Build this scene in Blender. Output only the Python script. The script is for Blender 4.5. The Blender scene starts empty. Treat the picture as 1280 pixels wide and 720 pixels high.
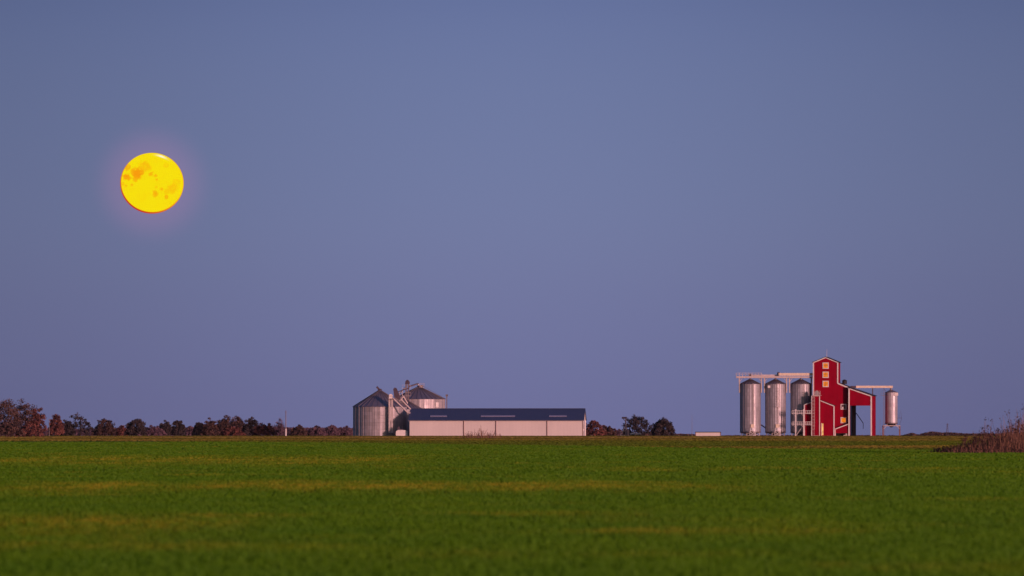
import bpy, math, random
import numpy as np
from mathutils import Vector, Matrix

R = math.radians
SC = bpy.context.scene
COL = SC.collection
F = 8800.0            # focal length in photo pixels
EYE = 1.7             # camera height
HZ = 538.7            # eye level row in the photo
SUN_AZ, SUN_EL = 40.0, 4.0   # degrees right of "straight behind the camera", elevation

# ------------------------------------------------------------------ camera
cam_data = bpy.data.cameras.new('camera')
cam = bpy.data.objects.new('camera', cam_data)
COL.objects.link(cam)
cam.location = (0, 0, EYE)
cam.rotation_euler = (R(90), 0, 0)
cam_data.sensor_width = 36
cam_data.lens = F / 1280 * 36
cam_data.shift_y = (HZ - 360) / 1280
cam_data.clip_start = 1
cam_data.clip_end = 60000
cam_data.dof.use_dof = True
cam_data.dof.focus_distance = 2150
cam_data.dof.aperture_fstop = 3.4
SC.camera = cam

# ------------------------------------------------------------------ sky
MOON_D = 20000.0
MOON_X, MOON_Z = (190 - 640) / F, (HZ - 229) / F
W = bpy.data.worlds.new('World')
SC.world = W
W.use_nodes = True
nt = W.node_tree
nt.nodes.clear()
def N(tree, t, **kw):
    n = tree.nodes.new(t)
    for k, v in kw.items():
        if k.startswith('i_'):
            key = k[2:]
            key = int(key) if key.isdigit() else key.replace('_', ' ')
            n.inputs[key].default_value = v
        else:
            setattr(n, k, v)
    return n
def L(tree, a, b):
    tree.links.new(a, b)
sky = N(nt, 'ShaderNodeTexSky', sky_type='NISHITA', sun_disc=False, sun_elevation=R(SUN_EL),
        sun_rotation=R(180 - SUN_AZ), air_density=1.0, dust_density=1.5, ozone_density=2.0, altitude=20)
tc = N(nt, 'ShaderNodeTexCoord')
sep = N(nt, 'ShaderNodeSeparateXYZ')
L(nt, tc.outputs['Generated'], sep.inputs[0])
mr = N(nt, 'ShaderNodeMapRange', i_1=-0.01, i_2=0.39)
L(nt, sep.outputs['Z'], mr.inputs[0])
ramp = N(nt, 'ShaderNodeValToRGB')
cr = ramp.color_ramp
cr.interpolation = 'B_SPLINE'
stops = [(0.0, (.146, .149, .318)), (.025, (.153, .158, .328)), (.075, (.168, .188, .350)), (.1075, (.168, .202, .366)),
         (.15, (.150, .190, .358)), (.1775, (.136, .176, .348)), (.4, (.085, .12, .28)), (1.0, (.055, .09, .24))]
while len(cr.elements) < len(stops):
    cr.elements.new(.5)
for e, (p, c) in zip(cr.elements, stops):
    e.position = p
    e.color = (*c, 1)
L(nt, mr.outputs[0], ramp.inputs[0])
# lens vignette painted into the sky: brightness falls off to both sides
ab = N(nt, 'ShaderNodeMath', operation='SUBTRACT', i_1=0.0)
L(nt, sep.outputs['X'], ab.inputs[0])
ab2 = N(nt, 'ShaderNodeMath', operation='ABSOLUTE')
L(nt, ab.outputs[0], ab2.inputs[0])
az = N(nt, 'ShaderNodeMapRange', interpolation_type='SMOOTHSTEP', i_1=0.0, i_2=0.09, i_3=1.0, i_4=0.77)
L(nt, ab2.outputs[0], az.inputs[0])
mul = N(nt, 'ShaderNodeVectorMath', operation='SCALE')
L(nt, ramp.outputs[0], mul.inputs[0])
L(nt, az.outputs[0], mul.inputs['Scale'])
# moon glow painted into the sky colour as an aureole
md = Vector((MOON_X, 1, MOON_Z)).normalized()
vs = N(nt, 'ShaderNodeVectorMath', operation='DISTANCE', i_1=tuple(md))
L(nt, tc.outputs['Generated'], vs.inputs[0])
halo = N(nt, 'ShaderNodeMapRange', interpolation_type='SMOOTHERSTEP', i_1=0.0030, i_2=0.0100, i_3=1.0, i_4=0.0)
L(nt, vs.outputs['Value'], halo.inputs[0])
hc = N(nt, 'ShaderNodeVectorMath', operation='SCALE', i_0=(.075, .016, .030))
L(nt, halo.outputs[0], hc.inputs['Scale'])
add = N(nt, 'ShaderNodeVectorMath', operation='ADD')
L(nt, mul.outputs[0], add.inputs[0])
L(nt, hc.outputs[0], add.inputs[1])
bg1 = N(nt, 'ShaderNodeBackground')
L(nt, add.outputs[0], bg1.inputs[0])
bg1.inputs[1].default_value = 1.0
bg2 = N(nt, 'ShaderNodeBackground')
tn = N(nt, 'ShaderNodeVectorMath', operation='MULTIPLY', i_1=(1.0, .88, 1.12))
L(nt, sky.outputs[0], tn.inputs[0])
L(nt, tn.outputs[0], bg2.inputs[0])
bg2.inputs[1].default_value = 0.10
# the physical sky lights the half around the sun; away from it the dusk gradient takes over
dt = N(nt, 'ShaderNodeMapRange', interpolation_type='SMOOTHSTEP', i_1=-0.75, i_2=0.35)
L(nt, sep.outputs['Y'], dt.inputs[0])
mixw = N(nt, 'ShaderNodeMixShader')
L(nt, dt.outputs[0], mixw.inputs[0])
L(nt, bg2.outputs[0], mixw.inputs[1])
L(nt, bg1.outputs[0], mixw.inputs[2])
wo = N(nt, 'ShaderNodeOutputWorld')
L(nt, mixw.outputs[0], wo.inputs[0])

# ------------------------------------------------------------------ sun
sd = bpy.data.lights.new('sun', 'SUN')
sd.energy = 3.0
sd.angle = R(5)
sd.color = (1.0, .50, .46)
sun = bpy.data.objects.new('sun', sd)
COL.objects.link(sun)
sv = Vector((math.sin(R(SUN_AZ)) * math.cos(R(SUN_EL)), -math.cos(R(SUN_AZ)) * math.cos(R(SUN_EL)), math.sin(R(SUN_EL))))
sun.rotation_euler = sv.to_track_quat('Z', 'Y').to_euler()
sun.location = (40, -50, 30)

SC.render.engine = 'CYCLES'
SC.cycles.use_denoising = True
SC.cycles.max_bounces = 5
SC.cycles.volume_bounces = 0
SC.cycles.sample_clamp_indirect = 4
SC.view_settings.view_transform = 'Standard'
SC.view_settings.look = 'None'
SC.view_settings.gamma = 1
SC.view_settings.exposure = 0
SC.view_settings.use_curve_mapping = False

# ------------------------------------------------------------------ helpers
def smooth(t):
    t = np.clip(t, 0, 1)
    return t * t * (3 - 2 * t)
def gz(x, y):
    """height of the ground"""
    x = np.asarray(x, float); y = np.asarray(y, float)
    z = -np.maximum(0, y - 2380) * .00085 - np.maximum(0, y - 5000) * .0004
    amp = .03 * smooth((y - 60) / 200) * smooth((2100 - y) / 300)
    z = z + amp * (np.sin(y / 23.0 + np.sin(x / 41.0) * 1.1 + x / 130.0) * .6 + np.sin(y / 9.7 + np.sin(x / 17.0 + 2) * 1.6) * .35
                   + np.sin(y / 61.0 + x / 77.0) * .8)
    return z
def gzf(x, y):
    return float(gz(x, y))
def X(px, Y=2200.0):
    return (px - 640) * Y / F
def Z(py, Y=2200.0):
    return EYE + (HZ - py) * Y / F

class MB:
    def __init__(s):
        s.v = []; s.f = []
    def _add(s, vs, fs):
        b = len(s.v)
        s.v += [tuple(p) for p in vs]
        s.f += [tuple(i + b for i in f) for f in fs]
        return s
    def box(s, x0, x1, y0, y1, z0, z1):
        v = [(x0, y0, z0), (x1, y0, z0), (x1, y1, z0), (x0, y1, z0), (x0, y0, z1), (x1, y0, z1), (x1, y1, z1), (x0, y1, z1)]
        return s._add(v, [(3, 2, 1, 0), (4, 5, 6, 7), (0, 1, 5, 4), (1, 2, 6, 5), (2, 3, 7, 6), (3, 0, 4, 7)])
    def prism(s, poly, y0, y1):
        """poly: (x, z) counter-clockwise seen from -Y"""
        n = len(poly)
        v = [(x, y0, z) for x, z in poly] + [(x, y1, z) for x, z in poly]
        f = [tuple(range(n)), tuple(range(2 * n - 1, n - 1, -1))]
        for i in range(n):
            j = (i + 1) % n
            f.append((j, i, i + n, j + n))
        return s._add(v, f)
    def bar(s, a, b, w, h=None):
        """square bar from a to b"""
        a = Vector(a); b = Vector(b); h = h or w
        d = (b - a).normalized()
        up = Vector((0, 1, 0)) if abs(d.y) < .9 else Vector((0, 0, 1))
        p = d.cross(up).normalized() * (w / 2)
        q = d.cross(p).normalized() * (h / 2)
        v = [a - p - q, a + p - q, a + p + q, a - p + q, b - p - q, b + p - q, b + p + q, b - p + q]
        return s._add(v, [(3, 2, 1, 0), (4, 5, 6, 7), (0, 1, 5, 4), (1, 2, 6, 5), (2, 3, 7, 6), (3, 0, 4, 7)])
    def tube(s, a, b, r0, r1=None, n=8, caps=True):
        a = Vector(a); b = Vector(b); r1 = r0 if r1 is None else r1
        d = (b - a).normalized()
        up = Vector((0, 0, 1)) if abs(d.z) < .9 else Vector((1, 0, 0))
        p = d.cross(up).normalized(); q = d.cross(p).normalized()
        v = []
        for c, r in ((a, r0), (b, r1)):
            for i in range(n):
                t = 2 * math.pi * i / n
                v.append(c + p * math.cos(t) * r + q * math.sin(t) * r)
        f = [(i, (i + 1) % n, n + (i + 1) % n, n + i) for i in range(n)]
        if caps:
            f += [tuple(range(n - 1, -1, -1)), tuple(range(n, 2 * n))]
        return s._add(v, f)
    def lathe(s, prof, cx=0, cy=0, n=48, ripple=None):
        """prof: (r, z) list bottom to top"""
        v = []; rings = []
        for r, z in prof:
            if r < 1e-4:
                rings.append([len(v)]); v.append((cx, cy, z))
            else:
                rg = []
                for i in range(n):
                    t = 2 * math.pi * (i + .5) / n
                    rr = r + (ripple(i) if ripple else 0)
                    rg.append(len(v)); v.append((cx + rr * math.cos(t), cy + rr * math.sin(t), z))
                rings.append(rg)
        f = []
        for a, b in zip(rings, rings[1:]):
            for i in range(n):
                j = (i + 1) % n
                if len(a) == 1 and len(b) == 1: continue
                if len(a) == 1: f.append((a[0], b[j], b[i]))
                elif len(b) == 1: f.append((a[i], a[j], b[0]))
                else: f.append((a[i], a[j], b[j], b[i]))
        return s._add(v, f)
    def build(s, name, mat, parent=None, smooth_=False, loc=None):
        me = bpy.data.meshes.new(name)
        me.from_pydata(s.v, [], s.f)
        me.materials.append(mat)
        if smooth_:
            me.polygons.foreach_set('use_smooth', [True] * len(me.polygons))
        me.update()
        o = bpy.data.objects.new(name, me)
        COL.objects.link(o)
        if parent: o.parent = parent
        if loc: o.location = loc
        return o

def tag(o, label=None, cat=None, group=None, kind=None):
    if label: o['label'] = label
    if cat: o['category'] = cat
    if group: o['group'] = group
    if kind: o['kind'] = kind
    return o
def empty(name, loc, rz=0.0):
    o = bpy.data.objects.new(name, None)
    COL.objects.link(o)
    o.location = loc
    o.rotation_euler = (0, 0, rz)
    o.empty_display_size = 1
    return o
def mesh_np(name, verts, faces, mat, parent=None, loc=None, attr=None):
    me = bpy.data.meshes.new(name)
    nv, nf, k = len(verts), len(faces), faces.shape[1]
    me.vertices.add(nv)
    me.vertices.foreach_set('co', np.ascontiguousarray(verts, np.float32).ravel())
    me.loops.add(nf * k)
    me.loops.foreach_set('vertex_index', np.ascontiguousarray(faces, np.int32).ravel())
    me.polygons.add(nf)
    me.polygons.foreach_set('loop_start', np.arange(0, nf * k, k, dtype=np.int32))
    if attr is not None:
        a = me.attributes.new('tone', 'FLOAT', 'POINT')
        a.data.foreach_set('value', np.ascontiguousarray(attr, np.float32))
    me.materials.append(mat)
    me.update(calc_edges=True)
    me.validate()
    o = bpy.data.objects.new(name, me)
    COL.objects.link(o)
    if parent: o.parent = parent
    if loc is not None: o.location = loc
    return o

# ------------------------------------------------------------------ materials
def base_mat(name, col, rough=.7, metal=0.0, spec=.3):
    m = bpy.data.materials.new(name)
    m.use_nodes = True
    t = m.node_tree
    b = t.nodes['Principled BSDF']
    b.inputs['Base Color'].default_value = (*col, 1)
    b.inputs['Roughness'].default_value = rough
    b.inputs['Metallic'].default_value = metal
    b.inputs['Specular IOR Level'].default_value = spec
    return m, t, b
def weathered(name, col, var=.15, scale=.6, rough=.7, metal=0.0, spec=.3, ribs=0.0, rib_pitch=.3, streak=1.0, axis='X'):
    """paint or metal with soft stains; streak < 1 stretches the stains downwards; ribs = depth of profiled sheet"""
    m, t, b = base_mat(name, col, rough, metal, spec)
    tc = N(t, 'ShaderNodeTexCoord')
    mp = N(t, 'ShaderNodeMapping')
    mp.inputs['Scale'].default_value = (1, 1, streak)
    L(t, tc.outputs['Object'], mp.inputs[0])
    nz = N(t, 'ShaderNodeTexNoise', i_Scale=scale, i_Detail=6.0, i_Roughness=.6)
    L(t, mp.outputs[0], nz.inputs['Vector'])
    rg = N(t, 'ShaderNodeMapRange', i_1=.3, i_2=.7, i_3=1 - var, i_4=1 + var)
    L(t, nz.outputs[0], rg.inputs[0])
    sc = N(t, 'ShaderNodeVectorMath', operation='SCALE', i_0=col)
    L(t, rg.outputs[0], sc.inputs['Scale'])
    L(t, sc.outputs[0], b.inputs['Base Color'])
    r2 = N(t, 'ShaderNodeMapRange', i_1=.3, i_2=.7, i_3=max(.05, rough - .1), i_4=min(1, rough + .1))
    L(t, nz.outputs[0], r2.inputs[0])
    L(t, r2.outputs[0], b.inputs['Roughness'])
    if ribs:
        wv = N(t, 'ShaderNodeTexWave', wave_type='BANDS', bands_direction=axis, wave_profile='SIN', i_Scale=.314 / rib_pitch)
        L(t, tc.outputs['Object'], wv.inputs['Vector'])
        bp = N(t, 'ShaderNodeBump', i_Strength=.6, i_Distance=ribs)
        L(t, wv.outputs[1], bp.inputs['Height'])
        L(t, bp.outputs[0], b.inputs['Normal'])
    return m
def galvanised(name, col=(.47, .47, .53), rough=.47, panels=26, ring=1.15, var=.13):
    """galvanised sheet: tone differs from sheet to sheet, dull streaks run down it"""
    m, t, b = base_mat(name, col, rough, .32, .45)
    tc = N(t, 'ShaderNodeTexCoord')
    sp = N(t, 'ShaderNodeSeparateXYZ')
    L(t, tc.outputs['Object'], sp.inputs[0])
    at = N(t, 'ShaderNodeMath', operation='ARCTAN2')
    L(t, sp.outputs['Y'], at.inputs[0]); L(t, sp.outputs['X'], at.inputs[1])
    a1 = N(t, 'ShaderNodeMath', operation='MULTIPLY', i_1=panels / (2 * math.pi))
    L(t, at.outputs[0], a1.inputs[0])
    z1 = N(t, 'ShaderNodeMath', operation='DIVIDE', i_1=ring)
    L(t, sp.outputs['Z'], z1.inputs[0])
    fa = N(t, 'ShaderNodeMath', operation='FLOOR'); L(t, a1.outputs[0], fa.inputs[0])
    fz = N(t, 'ShaderNodeMath', operation='FLOOR'); L(t, z1.outputs[0], fz.inputs[0])
    cb = N(t, 'ShaderNodeCombineXYZ'); L(t, fa.outputs[0], cb.inputs[0]); L(t, fz.outputs[0], cb.inputs[1])
    wn = N(t, 'ShaderNodeTexWhiteNoise', noise_dimensions='2D'); L(t, cb.outputs[0], wn.inputs['Vector'])
    mp = N(t, 'ShaderNodeMapping'); mp.inputs['Scale'].default_value = (1.6, 1.6, .12)
    L(t, tc.outputs['Object'], mp.inputs[0])
    nz = N(t, 'ShaderNodeTexNoise', i_Scale=1.3, i_Detail=5.0); L(t, mp.outputs[0], nz.inputs['Vector'])
    s1 = N(t, 'ShaderNodeMapRange', i_3=1 - var, i_4=1 + var); L(t, wn.outputs[0], s1.inputs[0])
    s2 = N(t, 'ShaderNodeMapRange', i_1=.3, i_2=.7, i_3=.8, i_4=1.18); L(t, nz.outputs[0], s2.inputs[0])
    mm = N(t, 'ShaderNodeMath', operation='MULTIPLY'); L(t, s1.outputs[0], mm.inputs[0]); L(t, s2.outputs[0], mm.inputs[1])
    # dark lap joints between the rings
    fr = N(t, 'ShaderNodeMath', operation='FRACT'); L(t, z1.outputs[0], fr.inputs[0])
    jn = N(t, 'ShaderNodeMapRange', i_1=.0, i_2=.12, i_3=.82, i_4=1.0); L(t, fr.outputs[0], jn.inputs[0])
    m2 = N(t, 'ShaderNodeMath', operation='MULTIPLY'); L(t, mm.outputs[0], m2.inputs[0]); L(t, jn.outputs[0], m2.inputs[1])
    sc = N(t, 'ShaderNodeVectorMath', operation='SCALE', i_0=col)
    L(t, m2.outputs[0], sc.inputs['Scale'])
    L(t, sc.outputs[0], b.inputs['Base Color'])
    s3 = N(t, 'ShaderNodeMapRange', i_3=rough - .07, i_4=rough + .1); L(t, wn.outputs[0], s3.inputs[0])
    L(t, s3.outputs[0], b.inputs['Roughness'])
    return m
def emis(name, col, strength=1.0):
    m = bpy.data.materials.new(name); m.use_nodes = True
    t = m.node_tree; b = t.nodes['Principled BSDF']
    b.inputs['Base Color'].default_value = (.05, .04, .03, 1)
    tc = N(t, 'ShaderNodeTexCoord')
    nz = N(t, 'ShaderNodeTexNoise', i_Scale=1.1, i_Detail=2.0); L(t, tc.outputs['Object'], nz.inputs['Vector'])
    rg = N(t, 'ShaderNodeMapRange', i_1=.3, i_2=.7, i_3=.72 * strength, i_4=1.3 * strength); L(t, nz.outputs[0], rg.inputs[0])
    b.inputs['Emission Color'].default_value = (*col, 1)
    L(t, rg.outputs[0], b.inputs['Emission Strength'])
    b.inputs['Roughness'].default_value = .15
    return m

M = {
    'red': weathered('red_sheet_siding', (.31, .0015, .022), .16, .5, .7, 0, .06, ribs=.03, rib_pitch=.35, streak=.35),
    'white': weathered('white_trim_paint', (.82, .78, .78), .08, .8, .5),
    'wall': weathered('pale_wall_panel', (.71, .67, .66), .05, .25, .6, 0, .2, ribs=.012, rib_pitch=1.0, streak=.3),
    'navy': weathered('dark_blue_roof_sheet', (.052, .074, .155), .12, .4, .5, 0, .35, ribs=.03, rib_pitch=.5),
    'darkroof': weathered('dark_roof_sheet', (.03, .026, .035), .2, .6, .6),
    'galv': galvanised('galvanised_silo_sheet'),
    'galvbig': galvanised('galvanised_bin_sheet', (.45, .43, .47), .48, 34, 1.1, .12),
    'galvroof': weathered('galvanised_roof_sheet', (.26, .24, .29), .15, 1.2, .5, .6, .4),
    'steel': weathered('pale_galvanised_steel', (.60, .53, .53), .15, 1.5, .5, .25, .4),
    'cream': weathered('sunlit_conveyor_sheet', (.84, .72, .58), .1, 1.4, .45, .1, .4),  # pale cream is the sheet's own colour
    'dark': weathered('dark_weathered_steel', (.09, .07, .10), .25, 1.5, .55, .3, .3),
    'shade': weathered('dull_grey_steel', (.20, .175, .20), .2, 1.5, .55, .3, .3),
    'black': weathered('black_opening', (.012, .010, .014), .2, 1, .8),  # tyre black, also standing for the shade under the lean-to
    'lit': emis('lit_window_glass', (.74, .185, .006), 1.0),  # orange emission given to the panes themselves
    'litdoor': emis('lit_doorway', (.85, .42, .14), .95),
    'glass': weathered('grey_window_glass', (.20, .12, .14), .3, 1.5, .15, .3, .6),
    'skylight': weathered('pale_skylight_sheet', (.30, .30, .42), .1, 1, .35),
    'bark': weathered('tree_bark', (.045, .030, .026), .3, 2, .9),
    'gutter': weathered('brown_downpipe', (.22, .12, .12), .1, 2, .5),
}

def foliage(name, c0, c1, trans=.12):
    m, t, b = base_mat(name, c0, .75, 0, .12)
    at = N(t, 'ShaderNodeAttribute', attribute_name='tone')
    tc = N(t, 'ShaderNodeTexCoord')
    nz = N(t, 'ShaderNodeTexNoise', i_Scale=.35, i_Detail=3.0); L(t, tc.outputs['Object'], nz.inputs['Vector'])
    ad = N(t, 'ShaderNodeMath', operation='ADD'); L(t, at.outputs['Fac'], ad.inputs[0]); L(t, nz.outputs[0], ad.inputs[1])
    mr_ = N(t, 'ShaderNodeMapRange', i_1=.55, i_2=1.45); L(t, ad.outputs[0], mr_.inputs[0])
    mx = N(t, 'ShaderNodeMix', data_type='RGBA')
    mx.inputs[6].default_value = (*c0, 1); mx.inputs[7].default_value = (*c1, 1)
    L(t, mr_.outputs[0], mx.inputs[0]); L(t, mx.outputs[2], b.inputs['Base Color'])
    return m
FOL = {  # tree colours lightened and purpled to hold the dusk haze
    'green': foliage('dark_green_leaves', (.034, .032, .040), (.088, .070, .072)),
    'brown': foliage('brown_autumn_leaves', (.066, .046, .048), (.155, .095, .084)),
    'red': foliage('rust_autumn_leaves', (.10, .046, .050), (.25, .105, .090)),
    'purple': foliage('bare_purple_twigs', (.10, .068, .10), (.20, .125, .165)),
    'weed': foliage('dry_weed_stems', (.075, .044, .044), (.29, .16, .11)),
    'weedhead': foliage('dry_weed_seed_heads', (.035, .020, .026), (.10, .055, .05)),
}

# ------------------------------------------------------------------ ground
BANDS = [(0, (.06, .12, .008)), (.06, (.07, .115, .010)), (.085, (.20, .155, .03)), (.105, (.07, .11, .010)), (.2, (.075, .12, .010)), (.33, (.09, .115, .012)),
         (.42, (.17, .14, .03)), (.5, (.09, .105, .012)), (.58, (.13, .12, .022)), (.65, (.20, .155, .05)), (.72, (.14, .12, .03)), (.8, (.11, .12, .018)), (1, (.10, .11, .02))]
def ground_material():
    m, t, b = base_mat('field_ground', (.05, .1, .01), .95, 0, .05)
    g = N(t, 'ShaderNodeNewGeometry')
    sp = N(t, 'ShaderNodeSeparateXYZ'); L(t, g.outputs['Position'], sp.inputs[0])
    def noise(sx, sy, scale, detail=4.0, rough=.55):
        mp = N(t, 'ShaderNodeMapping'); mp.inputs['Scale'].default_value = (sx, sy, 1)
        L(t, g.outputs['Position'], mp.inputs[0])
        n = N(t, 'ShaderNodeTexNoise', i_Scale=scale, i_Detail=detail, i_Roughness=rough)
        L(t, mp.outputs[0], n.inputs['Vector'])
        return n.outputs[0]
    def mixc(f, a, bb):
        mx = N(t, 'ShaderNodeMix', data_type='RGBA')
        if isinstance(f, float): mx.inputs[0].default_value = f
        else: L(t, f, mx.inputs[0])
        for i, c in ((6, a), (7, bb)):
            if isinstance(c, tuple): mx.inputs[i].default_value = (*c, 1)
            else: L(t, c, mx.inputs[i])
        return mx.outputs[2]
    def mrng(v, a, b_, c=0.0, d=1.0, kind='LINEAR'):
        n = N(t, 'ShaderNodeMapRange', interpolation_type=kind, i_1=a, i_2=b_, i_3=c, i_4=d)
        L(t, v, n.inputs[0]); return n.outputs[0]
    crop = mixc(mrng(noise(.25, .06, .5), .35, .65), (.052, .155, .003), (.078, .20, .004))
    crop = mixc(mrng(noise(.06, .05, .6, 3), .58, .74, 0, .75), crop, (.16, .155, .022))
    crop = mixc(mrng(noise(1, 1, 3.0, 3), .3, .75, 0, .5), crop, (.028, .06, .006))
    verge = mixc(mrng(noise(.05, .012, 1.1, 5), .38, .6), (.115, .125, .018), (.27, .155, .055))
    verge = mixc(mrng(noise(.02, .02, 1.6, 3), .55, .68), verge, (.05, .045, .018))
    # the crop ends at a slanting headland: y = 1130 on the left, 560 at the right
    w = N(t, 'ShaderNodeMath', operation='MULTIPLY', i_1=0.03)
    L(t, noise(.01, .0, 1.0, 2), w.inputs[0])
    k = mrng(sp.outputs['X'], -60.0, 42.0, 1180.0, 545.0)
    sb = N(t, 'ShaderNodeMath', operation='SUBTRACT'); L(t, sp.outputs['Y'], sb.inputs[0]); L(t, k, sb.inputs[1])
    far = mrng(sb.outputs[0], -8.0, 12.0)
    # bands of other crops beyond it
    bands = N(t, 'ShaderNodeValToRGB'); cr_ = bands.color_ramp; cr_.interpolation = 'EASE'
    st = BANDS
    while len(cr_.elements) < len(st): cr_.elements.new(.5)
    for e, (p, c) in zip(cr_.elements, st): e.position = p; e.color = (*c, 1)
    pos = mrng(sp.outputs['Y'], 560.0, 2250.0)
    L(t, pos, bands.inputs[0])
    out = mixc(.62, verge, bands.outputs[0])
    out = mixc(far, crop, out)
    L(t, out, b.inputs['Base Color'])
    bp = N(t, 'ShaderNodeBump', i_Strength=.9, i_Distance=.12)
    L(t, noise(1, 1, 4.0, 4), bp.inputs['Height']); L(t, bp.outputs[0], b.inputs['Normal'])
    return m
M['ground'] = ground_material()
ys = np.concatenate([np.arange(-300, 60, 40), np.arange(60, 2400, 2.5), np.arange(2400, 14001, 200)])
xs = np.concatenate([np.arange(-6000, -260, 300), np.arange(-260, 261, 8), np.arange(300, 6001, 300)])
gx, gy = np.meshgrid(xs, ys)
gv = np.stack([gx, gy, gz(gx, gy)], -1).reshape(-1, 3)
nx, ny = len(xs), len(ys)
idx = np.arange(nx * ny).reshape(ny, nx)
gf = np.stack([idx[:-1, :-1], idx[:-1, 1:], idx[1:, 1:], idx[1:, :-1]], -1).reshape(-1, 4)
g = mesh_np('ground', gv, gf, M['ground'])
tag(g, kind='structure', label='flat green farmland running to the horizon')

# young crop growing on the near field
def crop_material():
    m, t, b = base_mat('young_crop_blades', (.05, .13, .01), .65, 0, .15)
    g_ = N(t, 'ShaderNodeNewGeometry')
    at = N(t, 'ShaderNodeAttribute', attribute_name='tone')
    def noise(sx, sy, scale, detail=3.0):
        mp = N(t, 'ShaderNodeMapping'); mp.inputs['Scale'].default_value = (sx, sy, 0)
        L(t, g_.outputs['Position'], mp.inputs[0])
        n = N(t, 'ShaderNodeTexNoise', i_Scale=scale, i_Detail=detail); L(t, mp.outputs[0], n.inputs['Vector'])
        return n.outputs[0]
    def mixc(f, a, bb):
        mx = N(t, 'ShaderNodeMix', data_type='RGBA'); L(t, f, mx.inputs[0])
        for i, c in ((6, a), (7, bb)):
            if isinstance(c, tuple): mx.inputs[i].default_value = (*c, 1)
            else: L(t, c, mx.inputs[i])
        return mx.outputs[2]
    def mrng(v, a, b_, c=0.0, d=1.0):
        n = N(t, 'ShaderNodeMapRange', i_1=a, i_2=b_, i_3=c, i_4=d); L(t, v, n.inputs[0]); return n.outputs[0]
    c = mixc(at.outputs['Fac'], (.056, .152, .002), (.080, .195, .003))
    c = mixc(mrng(noise(.30, .12, 1.0, 4), .38, .68, 0, .6), c, (.034, .125, .003))
    # thin, yellowed rows: faint patches everywhere and three long ones across the field
    sp = N(t, 'ShaderNodeSeparateXYZ'); L(t, g_.outputs['Position'], sp.inputs[0])
    def mth(op, a, b_):
        n = N(t, 'ShaderNodeMath', operation=op)
        for i, q in ((0, a), (1, b_)):
            if isinstance(q, (int, float)): n.inputs[i].default_value = q
            else: L(t, q, n.inputs[i])
        return n.outputs[0]
    wob = mrng(noise(.22, .0, 1.0, 4), .3, .7, -12.0, 12.0)
    tot = mrng(noise(.11, .07, 1.0, 3), .54, .74, 0, .75)
    for yc, hw, x0, x1, amt in ((205.0, 21.0, -16.0, 7.5, 1.0), (118.0, 13.0, -12.0, -3.5, .9), (124.0, 5.0, .5, 6.0, .6), (390.0, 60.0, -32.0, -4.0, .8), (300.0, 9.0, 2.0, 22.0, .5)):
        d_ = mth('ABSOLUTE', mth('SUBTRACT', mth('ADD', sp.outputs['Y'], mth('MULTIPLY', wob, yc / 260.0)), yc), 0)
        a_ = mrng(d_, hw * 1.3, hw * .3, 0, amt)
        e1 = mth('MULTIPLY', mrng(sp.outputs['X'], x0, x0 + 4), mrng(sp.outputs['X'], x1, x1 - 4))
        tot = mth('MAXIMUM', tot, mth('MULTIPLY', a_, e1))
    tot = mth('MULTIPLY', tot, mrng(noise(.45, .05, 1.0, 4), .36, .6, .2, 1.0))
    tot = mth('MULTIPLY', tot, mrng(noise(2.6, .35, 1.0, 4), .38, .62, .15, .95))
    c = mixc(tot, c, (.27, .25, .014))
    L(t, c, b.inputs['Base Color'])
    return m
rng = np.random.default_rng(7)
def tufts():
    P = []
    for y0, y1, dens, hs, ws in ((70, 110, 90, 1.15, .75), (110, 160, 60, 1.15, .9), (160, 240, 30, 1.1, 1.3), (240, 380, 9, 1.1, 2.7),
                                 (380, 620, 3.4, 1.15, 4.4), (620, 1050, .9, 1.2, 8.0)):
        hw0, hw1 = .0728 * y0 + 3, .0728 * y1 + 4
        n = int((hw0 + hw1) * (y1 - y0) * dens)
        y = np.sqrt(rng.random(n) * (y1 ** 2 - y0 ** 2) + y0 ** 2)
        x = (rng.random(n) * 2 - 1) * (.0728 * y + 3.5)
        lim = 1180 + (x + 60) / 102 * (545 - 1180)
        k = y < np.clip(lim, 545, 1180) - 3
        x, y = x[k], y[k]
        P.append(np.stack([x, y, np.full(len(x), hs), np.full(len(x), ws)], -1))
    return np.concatenate(P)
T = tufts()
# sparse and lush patches
pm = .6 * np.sin(T[:, 0] * .9 + np.sin(T[:, 1] * .13) * 3) * np.sin(T[:, 1] * .21 + T[:, 0] * .05) + rng.normal(0, .35, len(T))
hgt = T[:, 2] * (.085 + .03 * rng.random(len(T)) + .018 * np.clip(pm, -1, 1.2))
B = 2
base = np.repeat(T, B, 0); hg = np.repeat(hgt, B)
n = len(base)
bx = base[:, 0] + rng.normal(0, .03, n) * base[:, 3]; by = base[:, 1] + rng.normal(0, .03, n)
ang = rng.normal(0, .6, n); w = (.010 + .012 * rng.random(n)) * base[:, 3] * 1.3
h = hg * (.7 + .6 * rng.random(n))
lean = rng.normal(0, .22, (n, 2)) * h[:, None]
dx, dy = np.cos(ang) * w, np.sin(ang) * w * .6
bz = gz(bx, by) - .01
v = np.empty((n, 4, 3), np.float32)
v[:, 0] = np.stack([bx - dx, by - dy, bz], -1)
v[:, 1] = np.stack([bx + dx, by + dy, bz], -1)
v[:, 2] = np.stack([bx + lean[:, 0] + dx * .55, by + lean[:, 1] + dy * .55, bz + h], -1)
v[:, 3] = np.stack([bx + lean[:, 0] - dx * .55, by + lean[:, 1] - dy * .55, bz + h], -1)
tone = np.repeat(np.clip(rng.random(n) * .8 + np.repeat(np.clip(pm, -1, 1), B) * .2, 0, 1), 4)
tone = tone.reshape(-1, 4); tone[:, :2] *= .55; tone = tone.ravel()
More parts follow.
